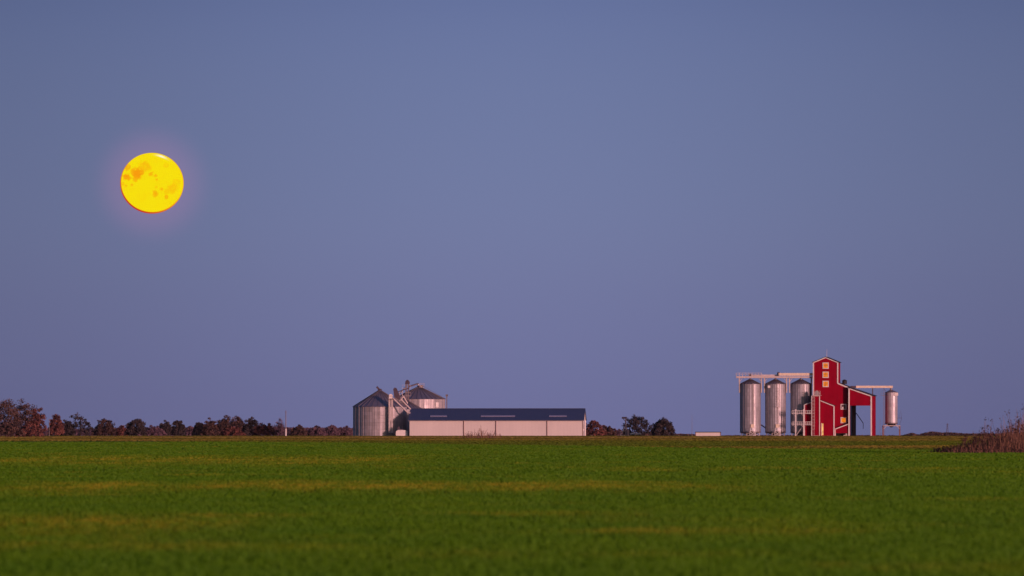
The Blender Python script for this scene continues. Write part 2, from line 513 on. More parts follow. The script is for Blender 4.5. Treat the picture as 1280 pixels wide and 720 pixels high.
crop = mesh_np('crop_grass', v.reshape(-1, 3), np.arange(n * 4).reshape(-1, 4), crop_material(), attr=tone)
tag(crop, 'young green crop covering the near field', 'grass', kind='stuff')

# dry grass and other crops on the far strips
def far_material():
    m, t, b = base_mat('far_strip_grass', (.15, .14, .03), .8, 0, .1)
    g_ = N(t, 'ShaderNodeNewGeometry')
    sp = N(t, 'ShaderNodeSeparateXYZ'); L(t, g_.outputs['Position'], sp.inputs[0])
    mp = N(t, 'ShaderNodeMapping'); mp.inputs['Scale'].default_value = (.022, .010, 0)
    L(t, g_.outputs['Position'], mp.inputs[0])
    n_ = N(t, 'ShaderNodeTexNoise', i_Scale=1.0, i_Detail=5.0); L(t, mp.outputs[0], n_.inputs['Vector'])
    of = N(t, 'ShaderNodeMapRange', i_1=.3, i_2=.7, i_3=-110.0, i_4=110.0); L(t, n_.outputs[0], of.inputs[0])
    ad = N(t, 'ShaderNodeMath', operation='ADD'); L(t, sp.outputs['Y'], ad.inputs[0]); L(t, of.outputs[0], ad.inputs[1])
    ps = N(t, 'ShaderNodeMapRange', i_1=560.0, i_2=2250.0); L(t, ad.outputs[0], ps.inputs[0])
    rp = N(t, 'ShaderNodeValToRGB'); e_ = rp.color_ramp
    while len(e_.elements) < len(BANDS): e_.elements.new(.5)
    for e, (p, c) in zip(e_.elements, BANDS): e.position = p; e.color = (*c, 1)
    L(t, ps.outputs[0], rp.inputs[0])
    at = N(t, 'ShaderNodeAttribute', attribute_name='tone')
    rg = N(t, 'ShaderNodeMapRange', i_3=.7, i_4=1.3); L(t, at.outputs['Fac'], rg.inputs[0])
    sc = N(t, 'ShaderNodeVectorMath', operation='SCALE'); L(t, rp.outputs[0], sc.inputs[0]); L(t, rg.outputs[0], sc.inputs['Scale'])
    L(t, sc.outputs[0], b.inputs['Base Color'])
    return m
V_ = []; T_ = []
for y0, y1, dens, ww_, hh_ in ((540, 900, 3.0, .22, .16), (900, 1400, 1.6, .34, .20), (1400, 2198, .8, .55, .24)):
    area = (y1 - y0) * (.0728 * (y0 + y1) + 16)
    n = int(area * dens)
    y = np.sqrt(rng.random(n) * (y1 ** 2 - y0 ** 2) + y0 ** 2); x = (rng.random(n) * 2 - 1) * (.0728 * y + 8)
    lim = np.clip(1180 + (x + 60) / 102 * (545 - 1180), 545, 1180)
    k = y > lim - 6
    x, y = x[k], y[k]; n = len(x)
    h = hh_ * rng.uniform(.4, 1.1, n); w = ww_ * rng.uniform(.6, 1.3, n); a = rng.normal(0, .7, n)
    dx, dy = np.cos(a) * w, np.sin(a) * w; z = gz(x, y) - .03; lx = rng.normal(0, .3, n) * h; ly = rng.normal(.1, .3, n) * h
    q = np.stack([np.stack([x - dx, y - dy, z], -1), np.stack([x + dx, y + dy, z], -1),
                  np.stack([x + dx * .5 + lx, y + dy * .5 + ly, z + h], -1), np.stack([x - dx * .5 + lx, y - dy * .5 + ly, z + h], -1)], 1)
    V_.append(q.reshape(-1, 3)); T_.append(np.repeat(rng.random(n), 4))
V_ = np.concatenate(V_); T_ = np.concatenate(T_)
tag(mesh_np('verge_grass', V_, np.arange(len(V_)).reshape(-1, 4), far_material(), attr=T_), 'tan and olive rough grass in strips beyond the green crop', 'grass', kind='stuff')

# ------------------------------------------------------------------ vegetation
def crown_mesh(rs, w, h, z0, n_clump, n_leaf, leaf, shape='round', twig=0.0):
    """leaf clumps spread through an uneven crown; returns verts, faces, tone, clump centres"""
    n_clump = int(n_clump * 2.4)
    cs = []
    ph = rs.uniform(0, 6.28, 4)
    for i in range(n_clump):
        if i % 3:      # the shell of the dome, with shallow bulges
            q = .02 + .98 * (i + .5) / n_clump
            t = i * 2.39996
            cr_ = math.sqrt(1 - q * q)
            rad = rs.uniform(.74, .95) * (1 + .10 * math.sin(2 * t + ph[0]) + .09 * math.sin(3 * t + 5 * q + ph[1]))
            p = np.array([cr_ * math.cos(t), cr_ * math.sin(t), q]) * rad
        else:
            while True:
                p = rs.uniform(-1, 1, 3); p[2] = abs(p[2])
                if p @ p < .7: break
        cs.append((p[0] * w / 2, p[1] * w / 2 * .8, z0 + p[2] * h))
    cs = np.array(cs)
    V = []; TN = []
    for c in cs:
        r = min(w, h) * rs.uniform(.10, .18)
        m = int(n_leaf * .55 * rs.uniform(.6, 1.3))
        d = rs.normal(0, 1, (m, 3)); d /= np.linalg.norm(d, axis=1)[:, None]
        p = c + d * (r * rs.random(m) ** .5)[:, None] * np.array([1, 1, .75])
        p[:, 2] = np.maximum(p[:, 2], z0 * .5 + .1)
        a = rs.normal(0, 1, (m, 3)); a /= np.linalg.norm(a, axis=1)[:, None]
        if twig > 0:
            a = d + np.array([0, 0, .9]); a /= np.linalg.norm(a, axis=1)[:, None]
        b = rs.normal(0, 1, (m, 3)); b -= (b * a).sum(1)[:, None] * a; b /= np.linalg.norm(b, axis=1)[:, None]
        s = leaf * rs.uniform(.6, 1.5, m)[:, None]
        la, lb = (s * (1 + 3 * twig), s * (1 - .75 * twig))
        q = np.stack([p - a * la * .5, p + b * lb * .5, p + a * la * .5, p - b * lb * .5], 1)
        V.append(q.reshape(-1, 3)); TN.append(np.full(m * 4, rs.uniform(0, 1)))
    V = np.concatenate(V)
    return V, np.arange(len(V)).reshape(-1, 4), np.concatenate(TN), cs

def tree(name, label, px, top, wpx, Y, kind, seed, group='trees along the field edge', trunk=.12, clumps=34, leaves=120, leaf=None,
         shape='round', twig=0.0, cat='tree'):
    rs = np.random.default_rng(seed)
    x = X(px, Y); zb = gzf(x, Y)
    H = Z(top, Y) - zb
    w = wpx * 1.1 * Y / F
    root = empty(name, (x, Y, zb))
    tag(root, label, cat, group)
    z0 = H * trunk
    leaf = leaf or max(.16, Y / F * 1.25)
    V, Fc, tn, cs = crown_mesh(rs, w, H - z0 - min(w, H) * .12, z0, clumps, leaves, leaf, shape, twig)
    # fit the crown to its measured outline
    V[:, 2] *= H / V[:, 2].max()
    t = MB()
    r = max(.12, H * .022)
    bend = rs.normal(0, .03 * H, 2)
    a = Vector((0, 0, -.2)); fork = Vector((bend[0] * .4, bend[1] * .4, z0 + H * .12)); top_ = Vector((bend[0], bend[1], H * .86))
    t.tube(a, fork, r * 1.3, r * .85, 7); t.tube(fork, top_, r * .85, r * .15, 6)
    for c in cs[:14]:
        s = rs.uniform(.0, .6)
        st = fork.lerp(top_, s)
        c = Vector(c)
        if c.z < st.z: st = fork.lerp(top_, max(0, s * .3))
        mid = st.lerp(c, .5) + Vector((0, 0, .03 * H))
        t.tube(st, mid, r * .45, r * .28, 5, False); t.tube(mid, c, r * .28, r * .08, 5, False)
    mesh_np('crown', V, Fc, FOL[kind], root, attr=tn)
    t.build('trunk', M['bark'], root)
    return root

TR = [  # name, label, px, top, width px, Y, kind, extra
 ('autumn_tree', 'tall brown autumn tree cut by the left edge of the picture', 8, 497, 34, 1950, 'brown', dict(leaves=130, clumps=34)),
 ('autumn_tree', 'broad dull brown tree, the second from the left edge, among the tallest', 31, 498, 38, 1960, 'brown', dict(leaves=140, clumps=38)),
 ('autumn_tree', 'reddish brown tree closing the tall clump at the far left, on its right side', 47, 509, 20, 1930, 'red', dict(clumps=22)),
 ('shrub', 'low dark brown shrub at the foot of the tall trees, cut by the left edge', 8, 527, 40, 1900, 'brown', dict(trunk=.04, cat='bush')),
 ('shrub', 'low rust shrub under the second tall brown tree at the far left', 38, 529, 34, 1905, 'red', dict(trunk=.04, cat='bush', leaves=70)),
 ('autumn_tree', 'small rust-topped tree between the tall brown clump and the airy dark tree', 70, 517, 19, 2150, 'red', dict(trunk=.1)),
 ('leafy_tree', 'airy dark green tree with sky showing through its spreading crown', 100, 515, 31, 2180, 'green', dict(clumps=20, leaves=80)),
 ('shrub', 'dark bush filling the gap left of the airy dark green tree', 84, 524, 20, 2200, 'green', dict(trunk=.05, cat='bush')),
 ('autumn_tree', 'round-domed brown tree standing alone right of the airy dark tree', 131, 522.5, 29, 2350, 'brown', dict(trunk=.06)),
 ('shrub', 'small brown bush touching the left of the flat-topped dark green tree', 152, 531, 14, 2300, 'red', dict(trunk=.05, cat='bush')),
 ('leafy_tree', 'flat-topped dark green tree right of the round-domed brown tree', 170, 522.5, 27, 2250, 'green', dict(trunk=.06)),
 ('shrub', 'low purple-grey thicket right of the flat-topped dark green tree', 192, 531, 28, 2700, 'purple', dict(trunk=.02, cat='bush')),
 ('leafy_tree', 'left one of two small dark round-topped trees beyond the purple thicket', 207, 524.5, 15, 2800, 'green', dict(trunk=.08)),
 ('leafy_tree', 'right one of two small dark round-topped trees beyond the purple thicket', 223, 525, 16, 2780, 'green', dict(trunk=.08)),
 ('shrub', 'faded mauve bush just right of the two small dark round trees', 237, 532, 16, 3000, 'purple', dict(trunk=.02, cat='bush')),
 ('leafy_tree', 'dull olive tree at the left end of the broad middle clump', 249, 527, 17, 2400, 'green', dict(trunk=.05)),
 ('autumn_tree', 'pointed brown tree in the left part of the broad middle clump', 263, 521.5, 18, 2380, 'brown', dict(trunk=.05)),
 ('autumn_tree', 'highest brown tree of the broad middle clump left of the white-footed pole', 281, 518.5, 25, 2420, 'brown', dict(trunk=.05)),
 ('leafy_tree', 'dark tree just right of the highest tree in the broad middle clump', 297, 519, 20, 2400, 'brown', dict(trunk=.05)),
 ('leafy_tree', 'greenish tree forming the right shoulder of the broad middle clump', 314, 520.5, 24, 2380, 'green', dict(trunk=.05)),
 ('shrub', 'bright rust bush low in front of the broad middle clump, left of a redder one', 291, 533, 32, 2250, 'red', dict(trunk=.03, cat='bush')),
 ('shrub', 'large reddish bush sloping down from the middle clump towards the pole', 331, 528, 34, 2280, 'red', dict(trunk=.03, cat='bush')),
 ('bare_tree', 'thin mauve leafless tree just left of the white-footed pole', 349, 521.5, 18, 2600, 'purple', dict(trunk=.1, twig=.8, leaves=60, clumps=16)),
 ('shrub', 'brown bush directly right of the white-footed pole', 373, 530, 22, 2500, 'brown', dict(trunk=.03, cat='bush')),
 ('bare_tree', 'mauve twiggy thicket, left one of three before the big grain bin', 395, 531, 24, 2700, 'purple', dict(trunk=.03, twig=.4, cat='bush')),
 ('bare_tree', 'mauve twiggy thicket, middle one of three before the big grain bin', 414, 530, 22, 2720, 'purple', dict(trunk=.03, twig=.6, cat='bush')),
 ('bare_tree', 'mauve twiggy thicket touching the left side of the big grain bin', 432, 531, 22, 2740, 'purple', dict(trunk=.03, twig=.5, cat='bush')),
 ('shrub', 'dark maroon tree rising right behind the end of the white warehouse', 742, 525, 28, 2600, 'red', dict(trunk=.05, cat='bush')),
 ('shrub', 'low maroon bush between the warehouse end and the steel mast', 758, 531, 24, 2620, 'brown', dict(trunk=.03, cat='bush')),
 ('shrub', 'small mauve bush left of the foot of the steel mast', 771, 535, 18, 2650, 'purple', dict(trunk=.03, cat='bush')),
 ('leafy_tree', 'airy dark tree right behind the steel mast, sky showing through', 797, 517.5, 36, 2500, 'green', dict(clumps=34, leaves=90, trunk=.03)),
 ('leafy_tree', 'dense dark round tree, right one of the two between warehouse and low shed', 829, 520.5, 31, 2480, 'green', dict(clumps=40, leaves=130, trunk=.02)),
]
for i, (nm, lb, px, tp, wp, Y, kd, ex) in enumerate(TR):
    tree(nm, lb, px, tp, wp, Y, kd, 100 + i, **ex)

def far_wood(name, label, pts, Y, kind, seed, depth=120):
    """one continuous far wood; pts = treetop outline in photo pixels"""
    rs = np.random.default_rng(seed)
    P = np.array(pts, float)
    V = []; TN = []
    px = P[0, 0]
    while px < P[-1, 0]:
        top = np.interp(px, P[:, 0], P[:, 1]) + rs.uniform(0, .8)
        y = Y + rs.uniform(0, depth)
        x = X(px, y); zb = gzf(x, y); zt = Z(top, y)
        w = rs.uniform(2.2, 4.5) * Y / F
        m = 60
        d = rs.normal(0, 1, (m, 3)); d /= np.linalg.norm(d, axis=1)[:, None]
        d *= (rs.random(m) ** .4)[:, None]
        fz = rs.random(m); wd = w * np.sqrt(1 - .85 * fz ** 2); c = np.stack([x + d[:, 0] * wd, y + d[:, 1] * wd, zb - .5 + fz * (zt - zb + .5)], -1)
        a = rs.normal(0, 1, (m, 3)) * .5 * Y / F; b = rs.normal(0, 1, (m, 3)) * .5 * Y / F
        V.append(np.stack([c - a, c + b, c + a, c - b], 1).reshape(-1, 3)); TN.append(np.full(m * 4, rs.random()))
        px += rs.uniform(.25, .7)
    V = np.concatenate(V)
    o = mesh_np(name, V, np.arange(len(V)).reshape(-1, 4), FOL[kind], attr=np.concatenate(TN))
    tag(o, label, 'woods', kind='stuff')
far_wood('distant_woods', 'low hazy line of woods on the horizon right of the small silo',
         [(1122, 546), (1132, 543), (1140, 541.2), (1146, 543.3), (1150, 543), (1158, 540.5), (1165, 539.2), (1171, 539.8), (1177, 541), (1184, 540.3), (1192, 540.8), (1200, 541.5), (1212, 542), (1240, 542), (1290, 541.5)], 5200, 'brown', 3)
far_wood('distant_woods', 'thin dark line of woods from the warehouse end to behind the silos',
         [(733, 541), (770, 540.5), (800, 541), (830, 541), (842, 543), (850, 542.4), (862, 542.8), (870, 543.2), (905, 544.4), (925, 544.3), (960, 544.2), (1090, 544.3), (1125, 544.6)], 4200, 'brown', 4)
far_wood('distant_woods', 'dim line of woods showing between the trees at left',
         [(-10, 536), (55, 537), (110, 536), (160, 535), (200, 535), (250, 534), (300, 533), (350, 534), (400, 534.5), (445, 535)], 3300, 'purple', 5)

# dry weeds
def weed_geo(rs, n, xf, yf, hf, lean=.12, thick=.02, heads=.5, side=3):
    S = []; TS = []; Hd = []; TH = []
    for i in range(n):
        x = xf(rs); y = yf(rs, x); h = hf(rs, x)
        z = gzf(x, y) - .02
        lx, ly = rs.normal(0, lean, 2) * h
        t = rs.random()
        pts = [np.array([x, y, z]), np.array([x + lx * .3, y + ly * .3, z + h * .5]), np.array([x + lx, y + ly, z + h])]
        segs = [(pts[0], pts[1], thick, thick * .8), (pts[1], pts[2], thick * .8, thick * .4)]
        for k in range(rs.integers(0, side + 1)):
            s = rs.uniform(.45, .9)
            p = pts[0] * (1 - s) + pts[2] * s
            q = p + np.array([rs.normal(0, .16), rs.normal(0, .1), rs.uniform(.08, .22)]) * h * .5
            segs.append((p, q, thick * .5, thick * .3))
            if rs.random() < heads: Hd.append((q, h)); TH.append(rs.random())
        if rs.random() < heads: Hd.append((pts[2], h)); TH.append(rs.random())
        for a, b, r0, r1 in segs:
            th = rs.uniform(-.5, .5)
            o = np.array([math.cos(th), math.sin(th), 0])
            S.append([a - o * r0, a + o * r0, b + o * r1, b - o * r1]); TS += [t] * 4
    hv = []; ht = []
    for (p, h), t in zip(Hd, TH):
        for k in range(rs.integers(3, 8)):
            c = p + rs.normal(0, .035, 3) * h * np.array([.8, .8, 1.0])
            a = rs.normal(0, 1, 3) * .032; b = rs.normal(0, 1, 3) * .032
            hv.append([c - a, c + b, c + a, c - b]); ht += [t] * 4
    return np.array(S).reshape(-1, 3), np.array(TS), np.array(hv).reshape(-1, 3), np.array(ht)
def weeds(name, label, cat, seed, kind='stuff', group=None, **kw):
    rs = np.random.default_rng(seed)
    s, ts, hv, ht = weed_geo(rs, **kw)
    allv = np.concatenate([s, hv]) if len(hv) else s
    o = mesh_np(name, allv, np.arange(len(allv)).reshape(-1, 4), FOL['weed'], attr=np.concatenate([ts, ht]) if len(hv) else ts)
    o.data.materials.append(FOL['weedhead'])
    mi = np.zeros(len(o.data.polygons), np.int32); mi[len(s) // 4:] = 1
    o.data.polygons.foreach_set('material_index', mi)
    tag(o, label, cat, group, kind=kind)
YW = 520.0
def top_r(px):   # outline height in px above the base
    return np.interp(px, [1170, 1200, 1215, 1232, 1262, 1275, 1290, 1310], [4, 11, 16, 26, 31, 39, 45, 46])
def xr(rs):
    while True:
        px = rs.uniform(1172, 1312)
        if rs.random() < np.interp(px, [1172, 1215, 1235, 1285], [.3, .5, .9, 1]): return X(px, YW)
def hr(rs, x):
    px = x / YW * F + 640
    return top_r(px) * YW / F * (rs.uniform(.9, 1.4) if rs.random() < .07 else rs.uniform(.2, 1.0) ** .9)
weeds('tall_weeds', 'dense brown thicket of tall dry weeds at the right edge of the field', 'weeds', 21, n=1300, xf=xr,
      yf=lambda rs, x: YW + rs.uniform(-6, 16), hf=hr, lean=.11, thick=.019, heads=.3)
weeds('low_weeds', 'low dark dead weeds in front of the tall thicket', 'weeds', 22, n=1100, xf=lambda rs: X(1176 + 126 * rs.random() ** .75, YW),
      yf=lambda rs, x: YW + rs.uniform(-8, 14), hf=lambda rs, x: rs.uniform(.15, .55), lean=.3, thick=.020, heads=.35)
k = 0
for px, hh, lb in ((1228, 44, 'tall thin dry weed with dark head standing alone left of the thicket'),
                   (1252, 33, 'branching dry weed with dark seed heads on the left shoulder of the thicket'),
                   (1262, 40, 'dry weed with bent dark head rising from the middle of the thicket'),
                   (1271, 55, 'tallest dry weed of the thicket, dark head against the sky'),
                   (1278, 54, 'tall dry weed at the very right edge of the picture'),
                   (1203, 24, 'short dark-headed weed, leftmost of those standing above the low weeds'),
                   (1214, 21, 'slender dry stalk between the leftmost weed and the tall lone one')):
    x0 = X(px, YW)
    weeds('weed_plant', lb, 'weed', 40 + k, kind='thing', group='dry weeds standing above the thicket', n=6, xf=lambda rs: x0 + rs.normal(0, .09),
          yf=lambda rs, x: YW + rs.uniform(-3, -2.7), hf=lambda rs, x: hh * YW / F * rs.uniform(.72, 1.0), lean=.06, thick=.014, heads=.9, side=3)
    k += 1
YV = 1500.0
def hv_(rs, x):
    px = x / YV * F + 640
    return (np.interp(px, [572, 580, 592, 602, 610, 620, 626], [4, 8, 12, 17, 10, 15, 6])) * YV / F * rs.uniform(.3, 1.0)
weeds('dry_weeds', 'sparse dry weeds in front of the white warehouse wall', 'weeds', 61, n=130, xf=lambda rs: X(rs.choice([581, 588, 593, 601, 603, 612, 619], p=[.12, .14, .14, .18, .12, .13, .17]) + rs.normal(0, 5), YV),
      yf=lambda rs, x: YV + rs.uniform(-4, 4), hf=hv_, lean=.22, thick=.045, heads=.1)

# ------------------------------------------------------------------ warehouse
def warehouse():
    rz = -R(3.0)
    x0 = X(512)
    root = empty('warehouse', (x0, 2200, 0), rz)
    tag(root, 'long low white warehouse with dark blue roof and thin seams', 'warehouse')
    Lw = (728.5 - 512) * .25; D = 19.0; He = (545.5 - 525.2) * .25; Hr = (545.5 - 511.3) * .25
    w = MB().prism([(0, -.3), (Lw, -.3), (Lw, He), (0, He)], 0, D)
    # gables
    for u0, u1 in ((0.0, .2), (Lw - .2, Lw)):
        b = [(u0, 0, He), (u1, 0, He), (u1, D, He), (u0, D, He), (u0, D / 2, Hr - .12), (u1, D / 2, Hr - .12)]
        w._add(b, [(0, 1, 5, 4), (2, 3, 4, 5), (0, 4, 3), (1, 2, 5)])
    w.build('wall', M['wall'], root)
    o = .45
    r = MB()
    sl = (Hr - He) / (D / 2)
    for s in (0, 1):
        ya, yb = (-o, D / 2) if s == 0 else (D + o, D / 2)
        za = He - o * sl
        v = [(-o, ya, za), (Lw + o, ya, za), (Lw + o, yb, Hr), (-o, yb, Hr)]
        v += [(x, y, z + .16) for x, y, z in v]
        f = [(3, 2, 1, 0), (4, 5, 6, 7), (0, 1, 5, 4), (1, 2, 6, 5), (2, 3, 7, 6), (3, 0, 4, 7)]
        if s: f = [tuple(reversed(q)) for q in f]
        r._add(v, f)
    rf = r.build('roof', M['navy'], root)
    MB().box(-o, Lw + o, D / 2 - .25, D / 2 + .25, Hr + .12, Hr + .26).build('ridge_cap', M['navy'], rf)
    g_ = MB().box(-o, Lw + o, -o - .14, -o - .003, He - o * sl - .06, He - o * sl + .12)
    g_.build('gutter', M['shade'], rf)
    def roofz(y): return He + sl * y + .16
    for a, b in ((537, 558), (600.5, 643.5), (686, 708)):
        u0, u1 = (a - 512) * .25, (b - 512) * .25
        ya, yb = 2.35, 3.35
        v = [(u0, ya, roofz(ya) + .05), (u1, ya, roofz(ya) + .05), (u1, yb, roofz(yb) + .05), (u0, yb, roofz(yb) + .05)]
        v += [(x, y, z + .10) for x, y, z in v]
        MB()._add(v, [(3, 2, 1, 0), (4, 5, 6, 7), (0, 1, 5, 4), (1, 2, 6, 5), (2, 3, 7, 6), (3, 0, 4, 7)]).build('skylight', M['skylight'], rf)
    for px in (579.8, 620, 684):
        u = (px - 512) * .25
        p = MB().bar((u, -.1, .1), (u, -.1, He - .2), .19)
        p.bar((u, -.1, He - .2), (u, -o - .05, He - .1), .19)
        p.build('downpipe', M['gutter'], root)
    MB().box(Lw - .12, Lw + .06, -.06, .18, 0, He - .1).build('corner_trim', M['gutter'], root)
    # gable end: pale flashing, side door and its lamp
    v = MB()
    v.bar((Lw + .1, D, 0), (Lw + .1, D, He), .22)
    v.bar((Lw + .1, 0, He), (Lw + .1, D / 2, Hr), .2); v.bar((Lw + .1, D, He), (Lw + .1, D / 2, Hr), .2)
    v.build('gable_trim', M['white'], root)
    dr = MB().box(Lw + .003, Lw + .08, 3.0, 8.0, 0, 3.9).build('side_door', M['steel'], root)
    MB().box(Lw + .08, Lw + .12, 3.1, 7.9, 1.9, 2.05).build('handle_rail', M['dark'], dr)
    MB().box(Lw + .003, Lw + .35, 2.0, 2.4, 1.8, 2.25).build('wall_lamp', M['white'], root)
    # plinth
    MB().box(-.05, Lw + .05, -.05, -.003, -.3, .28).build('plinth', M['steel'], root)
warehouse()

# ------------------------------------------------------------------ big bins
def big_bin(label, px, rpx, eave, apex, Y, extras=None, ribs=30):
    x = X(px, Y); root = empty('grain_bin', (x, Y, 0))
    tag(root, label, 'grain bin', 'wide grain bins with ribbed conical roofs')
    s = Y / F; r = rpx * s; He = Z(eave, Y); Ha = Z(apex, Y)
    n = 96
    MB().lathe([(r, -.3), (r, He)], n=n, ripple=lambda i: (.05 if i % 3 == 0 else 0.0)).build('wall', M['galvbig'], root, False)
    rings = MB()
    for k_ in range(1, int(He / 2.2)):
        rings.lathe([(r + .02, k_ * 2.2), (r + .09, k_ * 2.2 + .04), (r + .02, k_ * 2.2 + .08)], n=n)
    rings.build('wind_ring', M['galvbig'], root)
    st = MB()
    for i in range(ribs):
        t = 2 * math.pi * (i + .37) / ribs
        c, q = math.cos(t), math.sin(t)
        st.bar(((r + .06) * c, (r + .06) * q, 0), ((r + .06) * c, (r + .06) * q, He - .05), .075)
    st.build('stiffener', M['steel'], root)
    rf = MB().lathe([(r + .02, He - .1), (r + .25, He - .06), (.55, Ha - .25), (.55, Ha - .05), (0, Ha)], n=n).build('roof', M['galvroof'], root)
    rb = MB()
    for i in range(ribs):
        t = 2 * math.pi * (i + .2) / ribs
        c, q = math.cos(t), math.sin(t)
        rb.bar(((r + .22) * c, (r + .22) * q, He + .02), (.6 * c, .6 * q, Ha - .18), .13)
    rb.build('roof_rib', M['shade'], rf)
    MB().lathe([(.62, Ha - .22), (.62, Ha + .12), (.3, Ha + .3), (0, Ha + .32)], n=20).build('roof_cap', M['dark'], rf)
    return root, r, He, Ha
binA, rA, HA, PA = big_bin('wide grain bin standing free at the left, beside the elevator legs', 474.8, 33.2, 508.3, 487.5, 2215)
# spout end sitting on the roof peak
sp = MB().bar((-.15, 0, PA + .1), (-.95, -.2, PA + 1.0), .62).bar((-.2, 0, PA + .2), (.55, .1, PA + .1), .5)
sp.build('fill_spout', M['dark'], binA)
ld = MB()
for dx_ in (-.25, .25): ld.bar((-rA * .88 + dx_, -rA * .5, 0), (-rA * .88 + dx_, -rA * .5, HA), .07)
for i in range(28): ld.bar((-rA * .88 - .25, -rA * .5, .3 + i * .32), (-rA * .88 + .25, -rA * .5, .3 + i * .32), .05)
ld.build('ladder', M['shade'], binA)
binC, rC, HC, PC = big_bin('smaller grain bin squeezed in the middle between the two wide ones', 509, 19, 511.3, 500.8, 2229, ribs=24)
binB, rB, HB, PB = big_bin('wide grain bin rising behind the blue warehouse roof', 523.7, 32.6, 498.8, 483, 2246)
# its roof stair, hand rail, side hatch and pipe
s_ = 2246 / F
b = MB()
def cone_pt(r_, t, dz=0.0):
    return (r_ * math.cos(t), r_ * math.sin(t), HB + (PB - HB) * (1 - r_ / rB) + dz)
t0 = R(-28)
for dt_ in (-.05, .05):
    b.bar(cone_pt(rB, t0 + dt_, .15), cone_pt(.9, t0 + dt_, .15), .10)
for i in range(12):
    r_ = .9 + (rB - .9) * i / 11
    b.bar(cone_pt(r_, t0 - .05, .1), cone_pt(r_, t0 - .05, .85), .06)
    b.bar(cone_pt(r_, t0 - .05, .15), cone_pt(r_, t0 + .05, .15), .08)
b.bar(cone_pt(rB, t0 - .05, .85), cone_pt(.9, t0 - .05, .85), .06)
b.build('roof_stair', M['shade'], binB)
zc = PB
b = MB()
b.box(.2, 1.7, -.9, .9, zc - .35, zc - .25)
for x_ in (.25, 1.65):
    for y_ in (-.85, .85): b.bar((x_, y_, zc - .3), (x_, y_, zc + .95), .07)
b.bar((.25, -.85, zc + .95), (1.65, -.85, zc + .95), .06); b.bar((.25, .85, zc + .95), (1.65, .85, zc + .95), .06)
b.bar((.25, -.85, zc + .45), (1.65, -.85, zc + .45), .05)
b.build('peak_platform', M['steel'], binB)
MB().box(.45, 1.35, -.45, .45, zc - .25, zc + .5).build('fill_box', M['steel'], binB)
hx = (546 - 523.7) * s_
hy = -math.sqrt(rB ** 2 - hx ** 2)
t1 = math.atan2(hy, hx)
m_ = MB()
c_, q_ = math.cos(t1), math.sin(t1)
tx, ty = -q_, c_
zt0, zt1 = Z(509, 2246), Z(503.2, 2246)
pts = [((rB + .12) * c_ + tx * a, (rB + .12) * q_ + ty * a) for a in (-.62, .62)]
pts2 = [((rB + .28) * c_ + tx * a, (rB + .28) * q_ + ty * a) for a in (-.62, .62)]
m_._add([(*pts[0], zt0), (*pts[1], zt0), (*pts[1], zt1), (*pts[0], zt1), (*pts2[0], zt0), (*pts2[1], zt0), (*pts2[1], zt1), (*pts2[0], zt1)],
        [(3, 2, 1, 0), (4, 5, 6, 7), (0, 1, 5, 4), (1, 2, 6, 5), (2, 3, 7, 6), (3, 0, 4, 7)])
m_.build('side_hatch', M['white'], binB)
m_ = MB().bar((rB + .55, -.5, 0), (rB + .55, -.5, Z(494.5, 2246)), .30)
m_.box(rB + .2, rB + .95, -.9, -.1, Z(495.6, 2246), Z(493, 2246))
m_.build('side_mast', M['shade'], binB)

# ------------------------------------------------------------------ elevator legs and spouts between the bins
def leg1():
    Y = 2205.7
    root = empty('bucket_elevator', (X(488.6, Y), Y, 0))
    tag(root, 'pale twin-shaft bucket elevator in front of the free-standing bin', 'grain elevator', 'bucket elevators between the bins')
    zt = Z(498, Y)
    for dx_ in (-.42, .38):
        MB().box(dx_ - .28, dx_ + .28, -.3, .3, 0, zt).build('shaft', M['steel'], root)
    MB().box(-.75, .75, -.45, .45, 0, 1.1).build('boot', M['shade'], root)
    h_ = MB().box(-.62, .55, -.42, .42, zt, zt + .9)
    h_.prism([(-.62, zt + .9), (.55, zt + .9), (.3, zt + 1.35), (-.35, zt + 1.35)], -.42, .42)
    h_.build('head', M['white'], root)
    p = MB().box(-1.2, 1.0, -.9, .9, zt - .35, zt - .25)
    for x_ in (-1.15, .95):
        p.bar((x_, -.85, zt - .3), (x_, -.85, zt + .75), .07)
    p.bar((-1.15, -.85, zt + .75), (.95, -.85, zt + .75), .06)
    p.build('platform', M['dark'], root)
    # light spouts sloping down to the warehouse
    a = (.6, -.2, zt + .1); b_ = (X(513, Y) - root.location.x, -.2, Z(516.6, Y))
    MB().tube(a, (b_[0] - .9, -.2, b_[2] + .25), .27, n=10).tube((b_[0] - .9, -.2, b_[2] + .25), b_, .27, n=10).build('spout', M['steel'], root)
    a2 = (X(500.5, Y) - root.location.x, 1.2, Z(498.5, Y)); b2 = (X(513, Y) - root.location.x, 3.5, Z(511.5, Y))
    MB().tube(a2, b2, .25, n=10).build('spout', M['steel'], root)
leg1()
